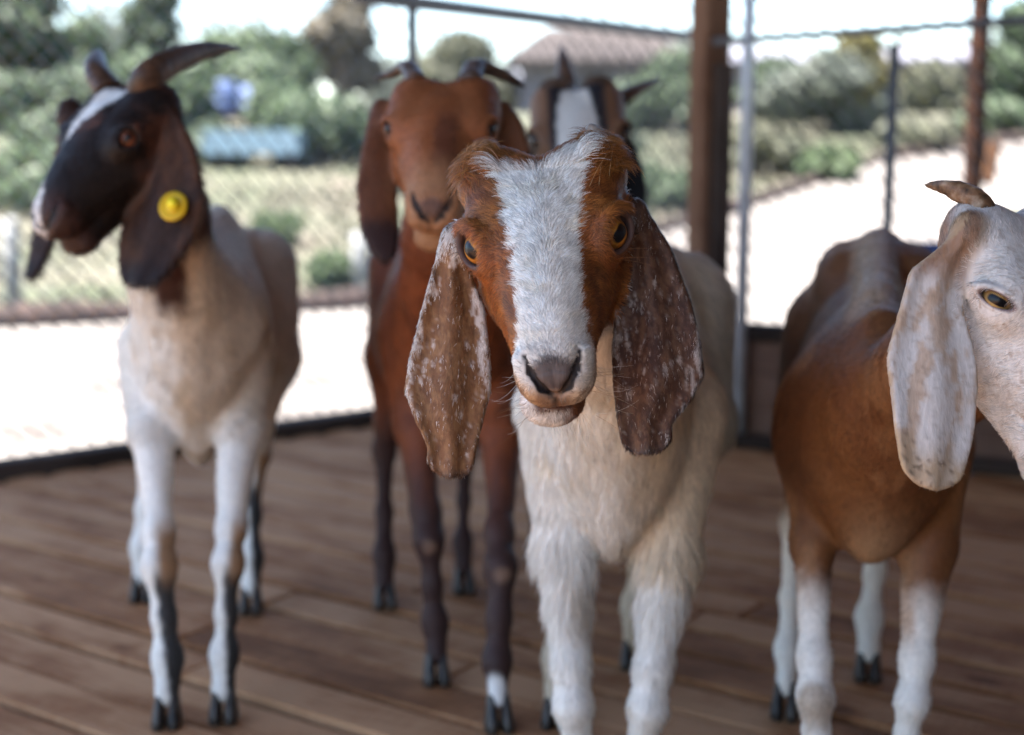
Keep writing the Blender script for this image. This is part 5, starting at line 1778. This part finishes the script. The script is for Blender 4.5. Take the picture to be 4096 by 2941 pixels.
def tree(px, D, top_py, width_px, mat, label, trunk_r=0.12, n=3500, leaf=0.16, lowfrac=0.35, group='trees behind the yard'):
    x = (px - 2048) / FPX * D; y = D * 0.99
    z0 = ground_z(x, y); zt = P(px, top_py, D)[2]
    H = max(1.0, zt - z0); W = width_px / FPX * D
    root = empty('tree', (x, y, z0)); tag(root, label, 'tree', group)
    blobs = []
    nb = 11
    for k in range(nb):
        h = H * (lowfrac + (1 - lowfrac) * random.random() * 0.86)
        t = (h / H - lowfrac) / (1 - lowfrac)
        spread = W * 0.36 * (1 - 0.55 * t)
        an = random.uniform(0, 6.28)
        blobs.append((np.array([math.cos(an) * spread * random.uniform(0.3, 1), math.sin(an) * spread * random.uniform(0.3, 1), h]), W * random.uniform(0.16, 0.27)))
    blobs.append((np.array([0, 0, H - W * 0.15]), W * 0.18))
    pts = [np.array([0, 0, -0.1]), np.array([random.uniform(-.1, .1), random.uniform(-.1, .1), H * 0.35]), np.array([random.uniform(-.2, .2), random.uniform(-.2, .2), H * 0.8])]
    v, f = tube(pts, [trunk_r, trunk_r * 0.75, trunk_r * 0.3], 8)
    V, Fc = list(v), list(f)
    for b in blobs[:7]:
        v, f = tube([pts[1] * random.uniform(0.6, 1.2), pts[1] * 0.4 + b[0] * 0.6, b[0]], [trunk_r * 0.45, trunk_r * 0.3, trunk_r * 0.1], 6)
        o_ = len(V); V += list(v); Fc += [tuple(i + o_ for i in q) for q in f]
    mesh_obj('trunk', V, Fc, MAT['bark'], root)
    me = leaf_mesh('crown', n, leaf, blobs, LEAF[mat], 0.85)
    o = bpy.data.objects.new('crown', me); C.objects.link(o); o.parent = root
    return root


def bush(px, py, D, w_px, h_px, mat, label, n=900, leaf=0.09, group='bushes on the bank'):
    x = (px - 2048) / FPX * D; y = D * 0.99; z0 = ground_z(x, y)
    W = w_px / FPX * D; H = h_px / FPX * D
    root = empty('bush', (x, y, z0)); tag(root, label, 'bush', group)
    blobs = [(np.array([random.uniform(-.4, .4) * W, random.uniform(-.3, .3) * W, H * random.uniform(0.25, 0.75)]), max(W, H) * random.uniform(0.2, 0.32)) for _ in range(7)]
    V, Fc = [], []
    for b in blobs:
        v, f = tube([np.array([0, 0, -0.05]), b[0] * 0.5, b[0]], [0.02, 0.015, 0.006], 5)
        o_ = len(V); V += list(v); Fc += [tuple(i + o_ for i in q) for q in f]
    mesh_obj('stems', V, Fc, MAT['bark'], root)
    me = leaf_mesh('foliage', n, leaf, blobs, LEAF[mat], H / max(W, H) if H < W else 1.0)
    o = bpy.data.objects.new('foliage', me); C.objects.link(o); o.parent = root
    return root


TREES = [
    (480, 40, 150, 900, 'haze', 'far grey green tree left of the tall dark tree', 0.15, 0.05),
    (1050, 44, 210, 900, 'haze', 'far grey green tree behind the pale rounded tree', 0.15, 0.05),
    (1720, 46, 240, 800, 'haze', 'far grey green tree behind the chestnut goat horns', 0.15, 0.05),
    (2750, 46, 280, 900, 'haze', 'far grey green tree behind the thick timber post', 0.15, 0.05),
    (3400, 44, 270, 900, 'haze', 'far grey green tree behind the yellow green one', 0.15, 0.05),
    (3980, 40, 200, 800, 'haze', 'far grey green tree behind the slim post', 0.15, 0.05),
    (780, 25, 400, 420, 'dark', 'low dark tree between the dark goat horn and the drums', 0.12, 0.05),
    (60, 24, -250, 700, 'dark', 'dense dark green tree filling the upper left corner', 0.16, 0.15),
    (330, 30, 120, 420, 'mid', 'mid green tree with sky above it behind the dark goat horns', 0.14, 0.15),
    (640, 27, -260, 330, 'dark', 'tall dark green tree rising out of frame above the horn tip', 0.18, 0.2),
    (950, 33, 185, 520, 'lime', 'pale green rounded tree above the blue drums', 0.14, 0.12),
    (1400, 30, -200, 420, 'tan', 'tall dry tan tree left of the corner pipe', 0.20, 0.25),
    (1180, 28, 160, 320, 'mid', 'green bushy tree right of the blue drums', 0.13, 0.1),
    (1880, 38, 170, 500, 'olive', 'hazy olive tree behind the brown goat horns', 0.15, 0.15),
    (2680, 30, 330, 260, 'mid', 'green tree between the hut roofs and the thick post', 0.12, 0.15),
    (3080, 27, 250, 330, 'dark', 'dark green round tree right of the galvanised post', 0.14, 0.15),
    (3420, 24, 165, 260, 'yellow', 'yellow green tree left of the thin fence pipe', 0.13, 0.25),
    (3700, 30, 300, 340, 'olive', 'low olive tree between the two right hand posts', 0.13, 0.15),
    (4060, 24, 40, 360, 'mid', 'leafy green tree in the upper right corner', 0.15, 0.2),
    (250, 26, 430, 500, 'dark', 'shady dark green tree behind the dark goat head', 0.13, 0.05),
]
for (px, D, tp_, w, m, lb, tr, lf) in TREES:
    tree(px, D, tp_, w, m, lb, tr, n=4200, lowfrac=lf)
BUSH = [
    (180, 0, 18.5, 640, 420, 'dark', 'large dark bush behind the dark goat muzzle'),
    (640, 0, 19.5, 420, 430, 'mid', 'large green bush right of the dark goat ear'),
    (1270, 0, 19.5, 380, 360, 'mid', 'large green bush between the trough and the chestnut goat'),
    (1000, 0, 23.5, 520, 420, 'mid', 'large green bush behind the blue drums'),
    (3260, 0, 24.0, 420, 330, 'haze', 'large grey green bush below the grey tin roof'),
    (2620, 0, 24.0, 380, 330, 'mid', 'large green bush behind the thatched hut corner'),
    (60, 0, 15, 420, 260, 'mid', 'broad green bush at the left edge below the dark trees'),
    (520, 0, 20, 380, 220, 'dark', 'dark bush hidden behind the dark goat head'),
    (860, 0, 19, 300, 200, 'dark', 'dark green bush beside the blue drums'),
    (1330, 0, 20, 330, 190, 'mid', 'green bush below the dry tan tree'),
    (1110, 0, 12.5, 170, 120, 'lime', 'small bright green bush on the bank below the blue trough'),
    (1330, 0, 10.8, 190, 110, 'lime', 'low bright green bush left of the brown goat'),
    (700, 0, 11.5, 170, 90, 'lime', 'low green weeds behind the white goat rump'),
    (3320, 0, 17.2, 230, 150, 'lime', 'bright green bush at the top of the kerb near the thin pipe'),
    (2650, 0, 15, 260, 170, 'mid', 'green bush left of the thick timber post'),
    (3050, 0, 18, 260, 200, 'olive', 'olive bush right of the galvanised post'),
    (3620, 0, 20.5, 260, 170, 'olive', 'olive bush between the thin pipe and the slim post'),
    (4050, 0, 12, 190, 190, 'lime', 'bright green bush at the right edge in the sun'),
    (2480, 0, 18, 300, 170, 'dark', 'dark bush behind the upright horned goat'),
    (1640, 0, 16, 240, 150, 'olive', 'olive bush behind the brown goat shoulder'),
    (3950, 0, 23, 300, 180, 'mid', 'green bush beyond the slim post'),
]
for (px, py, D, w, h, m, lb) in BUSH: bush(px, py, D, w, h, m, lb, n=900 if h < 300 else 2600, leaf=0.09 if h < 300 else 0.13)

# dry grass tufts and litter on the bank
n = 26000
gx_ = RNG.uniform(-9, 14, n); gy_ = yb(gx_) + 0.25 + RNG.random(n) ** 1.4 * 13
gz_ = terr(gx_, gy_)
hh = RNG.uniform(0.03, 0.10, n) * (0.5 + vnoise(np.stack([gx_ * 0.7, gy_ * 0.7, gz_ * 0], -1)))
an = RNG.uniform(0, 6.28, n); wd = RNG.uniform(0.015, 0.05, n)
bl = np.stack([gx_, gy_, gz_ - 0.01], -1)
sd_ = np.stack([np.cos(an) * wd, np.sin(an) * wd, 0 * an], -1)
tipv = bl + np.stack([RNG.normal(size=n) * 0.06, RNG.normal(size=n) * 0.06, hh], -1)
gv = np.stack([bl - sd_, bl + sd_, tipv], 1).reshape(-1, 3)
gm = fast_mesh('dry_grass', gv, np.arange(3 * n).reshape(n, 3), LEAF['straw'])
t_ = gm.attributes.new('tint', 'FLOAT', 'FACE'); t_.data.foreach_set('value', RNG.random(n).astype(np.float32))
go = bpy.data.objects.new('dry_grass', gm); C.objects.link(go); tag(go, 'dry straw coloured grass on the bank beyond the yard', 'grass', kind='stuff')

# huts
MAT['thatch'] = noisemat('thatch', (0.038, 0.031, 0.030), (0.072, 0.060, 0.057), 5, 0.95, 0.8, (6, 6, 1), dist=0.05)
MAT['tin'] = noisemat('tin_roof', (0.15, 0.145, 0.17), (0.22, 0.215, 0.24), 1.5, 0.5, 0.1)
MAT['hutwall'] = noisemat('hut_wall', (0.13, 0.12, 0.13), (0.19, 0.175, 0.185), 2, 0.9, 0.2)
MAT['dark'] = noisemat('hut_dark', (0.02, 0.02, 0.022), (0.04, 0.035, 0.035), 2, 0.9, 0.0)


def hut(px, D, w_px, eave_py, ridge_py, roofmat, wallmat, label, yaw=0.1):
    x = (px - 2048) / FPX * D; y = D; z0 = ground_z(x, y)
    W = w_px / FPX * D; ze = P(px, eave_py, D)[2]; zr = P(px, ridge_py, D)[2]
    root = empty('hut', (x, y, z0)); root.rotation_euler = (0, 0, yaw); tag(root, label, 'hut', 'huts behind the yard')
    he, hr = max(1.2, ze - z0), max(1.6, zr - z0)
    dp = 3.0
    def bxp(name, x0, x1, y0, y1, z0_, z1_, mat, par=root):
        v = [(a, b, c) for a in (x0, x1) for b in (y0, y1) for c in (z0_, z1_)]
        f = [(0, 1, 3, 2), (4, 6, 7, 5), (0, 4, 5, 1), (2, 3, 7, 6), (0, 2, 6, 4), (1, 5, 7, 3)]
        return mesh_obj(name, v, f, mat, par, smooth=False)
    wl = W * 0.42
    bxp('wall', -wl, wl, 0.3, dp - 0.3, 0, he + 0.05, wallmat)
    d_ = bxp('door', -wl * 0.25, wl * 0.1, 0.27, 0.32, 0, min(he * 0.85, 1.9), MAT['dark'])
    bxp('window', wl * 0.4, wl * 0.75, 0.27, 0.32, he * 0.4, he * 0.75, MAT['dark'])
    hw = W / 2
    t = 0.09
    V = []
    for dz in (0, t):
        V += [(-hw, -0.3, he + dz), (hw, -0.3, he + dz), (hw, dp + 0.3, he + dz), (-hw, dp + 0.3, he + dz), (-hw * 0.55, dp / 2, hr + dz), (hw * 0.55, dp / 2, hr + dz)]
    Fc = []
    for o_, fl in ((0, True), (6, False)):
        q = [(0, 1, 5, 4), (1, 2, 5), (2, 3, 4, 5), (3, 0, 4)]
        for k in q: Fc.append(tuple(i + o_ for i in (k[::-1] if fl else k)))
    for a, b in ((0, 1), (1, 2), (2, 3), (3, 0)): Fc.append((a, b, b + 6, a + 6))
    mesh_obj('roof', V, Fc, roofmat, root, smooth=False)
    return root


hut(2400, 34, 760, 262, 118, MAT['thatch'], MAT['hutwall'], 'hut with brown thatched roof behind the upright horned goat', 0.0)
hut(3130, 33, 480, 420, 330, MAT['tin'], MAT['hutwall'], 'grey tin roofed hut right of the galvanised post', 0.15)
hut(3720, 32, 520, 430, 250, MAT['tin'], MAT['hutwall'], 'pale grey hut between the thin pipe and the slim post', -0.1)
hut(2050, 45, 520, 380, 300, MAT['tin'], MAT['hutwall'], 'far lilac grey shed behind the brown goat', 0.1)

# blue drums, trough, white posts
MAT['blue'] = noisemat('blue_plastic', (0.12, 0.16, 0.30), (0.15, 0.20, 0.34), 4, 0.4, 0.05)
MAT['lightblue'] = noisemat('light_blue_paint', (0.13, 0.20, 0.25), (0.17, 0.24, 0.29), 3, 0.5, 0.05)
MAT['navy'] = noisemat('navy_plastic', (0.008, 0.03, 0.12), (0.012, 0.045, 0.17), 6, 0.4, 0.05)
MAT['whitepost'] = noisemat('white_post', (0.22, 0.22, 0.22), (0.30, 0.30, 0.29), 6, 0.8, 0.2)


def lathe(name, prof, mat, loc, parent=None, n=20):
    V, Fc = [], []
    for (r, z) in prof:
        for k in range(n):
            a = 2 * math.pi * k / n
            V.append((r * math.cos(a), r * math.sin(a), z))
    for i in range(len(prof) - 1):
        for k in range(n):
            a, b = i * n + k, i * n + (k + 1) % n
            Fc.append((a, b, b + n, a + n))
    Fc.append(tuple(range(n))[::-1]); Fc.append(tuple(range((len(prof) - 1) * n, len(prof) * n)))
    return mesh_obj(name, V, Fc, mat, parent, loc)


# shelf-like bank platform carries drums and trough
D_ = 21.0
pz = P(930, 462, D_)[2]
zb_ = ground_z(0, D_ + 0.8)
plat = empty('plank_rack', ((980 - 2048) / FPX * D_, D_, zb_))
tag(plat, 'low timber rack carrying the two blue drums', 'rack')
for k in range(3):
    beam('slat', ((800 - 2048) / FPX * D_, D_ - 0.3 + 0.3 * k, pz - 0.03), ((1120 - 2048) / FPX * D_, D_ - 0.3 + 0.3 * k, pz - 0.03), 0.2, 0.05, MAT['kerb'], plat, 0)
for px in (815, 1105):
    for yy in (-0.3, 0.3):
        beam('leg', ((px - 2048) / FPX * D_, D_ + yy, zb_ - 0.2), ((px - 2048) / FPX * D_, D_ + yy, pz - 0.055), 0.08, 0.08, MAT['kerb'], plat, 0)
for px, lb, s in ((905, 'larger blue plastic drum left of its neighbour on the rack', 1.0), (1030, 'smaller violet blue plastic drum on the right end of the rack', 0.85)):
    h = 130 / FPX * D_ * s; r = 0.22 * s
    dr = lathe('drum', [(r * .9, 0), (r, 0.03), (r, h * .3), (r * 1.04, h * .33), (r, h * .36), (r, h * .64), (r * 1.04, h * .67), (r, h * .7), (r, h * .95), (r * .9, h), (r * .3, h * 1.005)],
          MAT['blue'], ((px - 2048) / FPX * D_, D_, pz))
    tag(dr, lb, 'drum', 'blue drums on the rack')
D_ = 18.5
tz = ground_z(0, D_)
z1, z0 = P(1000, 522, D_)[2], P(1000, 615, D_)[2]
x0, x1 = (850 - 2048) / FPX * D_, (1215 - 2048) / FPX * D_
tr_ = empty('water_trough', ((x0 + x1) / 2, D_, tz)); tag(tr_, 'long light blue water trough on the bank', 'trough')
for nm, a, b, w, h in (('side', (x0, D_ - 0.3), (x1, D_ - 0.3), 0.05, z1 - z0), ('side', (x0, D_ + 0.3), (x1, D_ + 0.3), 0.05, z1 - z0)):
    beam(nm, (*a, (z0 + z1) / 2), (*b, (z0 + z1) / 2), w, h, MAT['lightblue'], tr_, 0)
for xx in (x0, x1): beam('end', (xx, D_ - 0.27, (z0 + z1) / 2), (xx, D_ + 0.27, (z0 + z1) / 2), 0.05, z1 - z0 - 0.01, MAT['lightblue'], tr_, 0)
beam('bottom', (x0, D_, z0 + 0.03), (x1, D_, z0 + 0.03), 0.54, 0.04, MAT['lightblue'], tr_, 0)
for xx in (x0 + 0.1, x1 - 0.1): beam('stand', (xx, D_, tz - 0.1), (xx, D_, z0), 0.3, 0.1, MAT['kerb'], tr_, 0)
for px, y0, y1, D, lb in ((45, 870, 1180, 9.6, 'white concrete post at the left edge of the bank'), (1440, 930, 1120, 10.6, 'white concrete post beside the brown goat ear')):
    x = (px - 2048) / FPX * D; zt = P(px, y0, D)[2]; z0 = ground_z(x, D)
    wpost = mesh_obj('marker_post', *tube([(0, 0, -0.1), (0, 0, (zt - z0) * .96), (0, 0, zt - z0)], [0.062, 0.06, 0.045], 4, twist=0), MAT['whitepost'], loc=(x, D, z0))
    tag(wpost, lb, 'post', 'white posts on the bank')
# navy tub behind the right goat
D = 4.6
zt = P(3640, 985, D)[2]
tb = lathe('tub', [(0.19, 0), (0.235, zt - GZ - 0.04), (0.255, zt - GZ - 0.035), (0.255, zt - GZ), (0.235, zt - GZ), (0.19, 0.05)], MAT['navy'], ((3665 - 2048) / FPX * D, D, GZ), n=28)
tag(tb, 'dark blue plastic tub outside the fence behind the right goat', 'tub')
